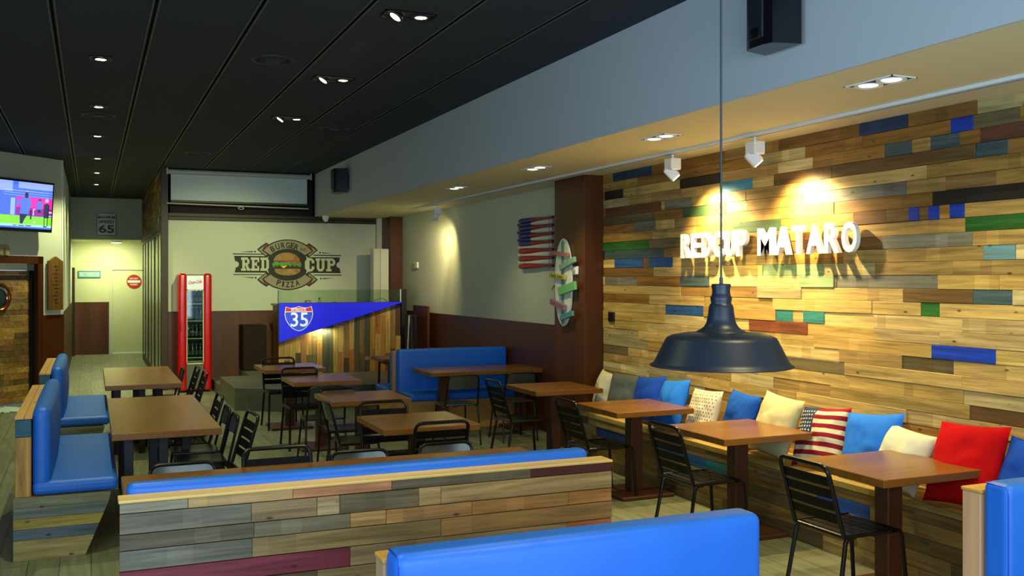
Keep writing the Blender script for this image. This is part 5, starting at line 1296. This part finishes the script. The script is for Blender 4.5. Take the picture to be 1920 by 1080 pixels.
scr('purple_boards', [rc_(0.48, 1, 0.28, 0.45)], '#a81cb0', 2, 0.9, S0)
scr('white_board_marks', [rc_(0.72, 0.735, 0.29, 0.44), rc_(0.72, 0.76, 0.42, 0.44), rc_(0.93, 1, 0.36, 0.40), rc_(0.93, 1, 0.29, 0.31)], '#e8d0ff', 3, 1, S0)
scr('white_post', [rc_(0.40, 0.46, 0.28, 0.64)], '#a8c8ff', 2, 1, S0)
scr('pitch', [rc_(0, 1, 0.08, 0.27)], '#8cf02c', 2, 1.0, S0)
scr('caption_bar', [rc_(0, 1, 0.035, 0.09)], '#b8fff0', 3, 0.9, S0)
scr('caption_text', [rc_(0.52, 0.60, 0.048, 0.066), rc_(0.62, 0.70, 0.05, 0.07), rc_(0.88, 0.93, 0.045, 0.07), rc_(0.44, 0.50, 0.05, 0.066)], '#103a5c', 4, 0.7, S0)
scr('player_body', [[(0.53, 0.30), (0.65, 0.30), (0.69, 0.58), (0.66, 0.66), (0.60, 0.68), (0.50, 0.60), (0.46, 0.52), (0.48, 0.50), (0.54, 0.55)], [(0.78, 0.42), (0.84, 0.42), (0.85, 0.58), (0.82, 0.62), (0.77, 0.56)]], '#5a8cff', 5, 0.9, S0)
scr('player_dark', [[(0.595, 0.66), (0.64, 0.66), (0.64, 0.76), (0.62, 0.79), (0.595, 0.76)], [(0.53, 0.31), (0.645, 0.31), (0.60, 0.20), (0.575, 0.10), (0.54, 0.10)], [(0.88, 0.25), (0.95, 0.25), (0.955, 0.54), (0.92, 0.58), (0.875, 0.54)], rc_(0.885, 0.895, 0.07, 0.25), rc_(0.93, 0.94, 0.07, 0.25), rc_(0.79, 0.83, 0.36, 0.43), rc_(0.80, 0.83, 0.62, 0.66), rc_(0.68, 0.70, 0.20, 0.40)], '#101c48', 6, 0.8, S0)
scr('player_hair', [[(0.89, 0.60), (0.94, 0.60), (0.945, 0.66), (0.92, 0.69), (0.89, 0.66)]], '#dcc0c8', 6, 0.9, S0)
scr('ball', [arc(0.745, 0.145, 0.014, 0.022, 0, 360, 14)[:-1]], '#d8f8ff', 6, 1, S0)
lp = bpy.data.lights.new('television_glow', 'AREA'); lp.energy = 3; lp.color = (0.6, 0.6, 1.0); lp.shape = 'RECTANGLE'; lp.size = 1.1; lp.size_y = 0.6
lo = bpy.data.objects.new('television_glow', lp); C.objects.link(lo); lo.location = MT @ Vector((-1.0, -0.25, 2.88)); lo.rotation_euler = (PI/2, 0, AL)
t = thing('wooden_plaque', 'tall carved wooden plaque with arched top on the slanted wall', 'plaque', TV0, AL)
pts = [(-0.325, 1.362), (-0.045, 1.362), (-0.045, 2.10), (-0.09, 2.115), (-0.14, 2.15), (-0.185, 2.17), (-0.23, 2.15), (-0.28, 2.115), (-0.325, 2.10)]
MB().prism([(z_, x_) for (x_, z_) in pts], 1, -0.055, -0.02).build('board', wood_mat('plaque_wood', 2, '#86602a', rough=0.6, contrast=0.35), t, smooth=False)
cv = MB()
for k in range(11):
    z_ = 1.46+k*0.055; cv.box(-0.20-0.03*(k % 3), -0.16+0.02*((k+1) % 2), -0.057, -0.054, z_, z_+0.008); cv.box(-0.195+0.03*(k % 2), -0.185+0.03*(k % 2), -0.057, -0.054, z_, z_+0.03)
cv.build('carving', BROWNDK, t, smooth=False)
t = thing('wooden_letter', 'brown-edged pale wooden letter m over the pallet door, cut by the frame edge', 'letter', TV0, AL)
mb = MB(); a, b_, c_, d_ = text_width('m', 1.0, 0.05)
M = Matrix.Translation((-1.30, -0.02, 2.175)) @ UPR @ Matrix.Diagonal((0.29/(b_-a), 0.15/(d_-c_), 1, 1)) @ Matrix.Translation((-a, -c_, 0))
text_mb(mb, 'm', 1.0, 0.03, M, 0.05); mb.build('letter_body', mat('letter_wood', '#a89c70', rough=0.6), t, ang=30)
# low bumpy pale patch on the floor by the door
cr = MB(); n = 14; vs = []; fs = []
for i in range(n+1):
    for j in range(n+1):
        u, v_ = i/n-0.5, j/n-0.5; k = max(0, 1-(u*u+v_*v_)*4)
        vs.append((-1.06+u*0.5, 15.15+v_*0.5, 0.004+k*(0.03+0.05*abs(noise.noise(Vector((u*7, v_*7, 3)))))))
for i in range(n):
    for j in range(n):
        if ((i+0.5)/n-0.5)**2+((j+0.5)/n-0.5)**2 < 0.22+0.04*math.sin(i*2.1+j): fs.append([i*(n+1)+j, (i+1)*(n+1)+j, (i+1)*(n+1)+j+1, i*(n+1)+j+1])
cr.add(vs, fs); tag(cr.build('cloth', mat('pale_cloth', '#b8d0c4', rough=0.9)), 'crumpled pale cloth on the floor by the pallet door', 'cloth')
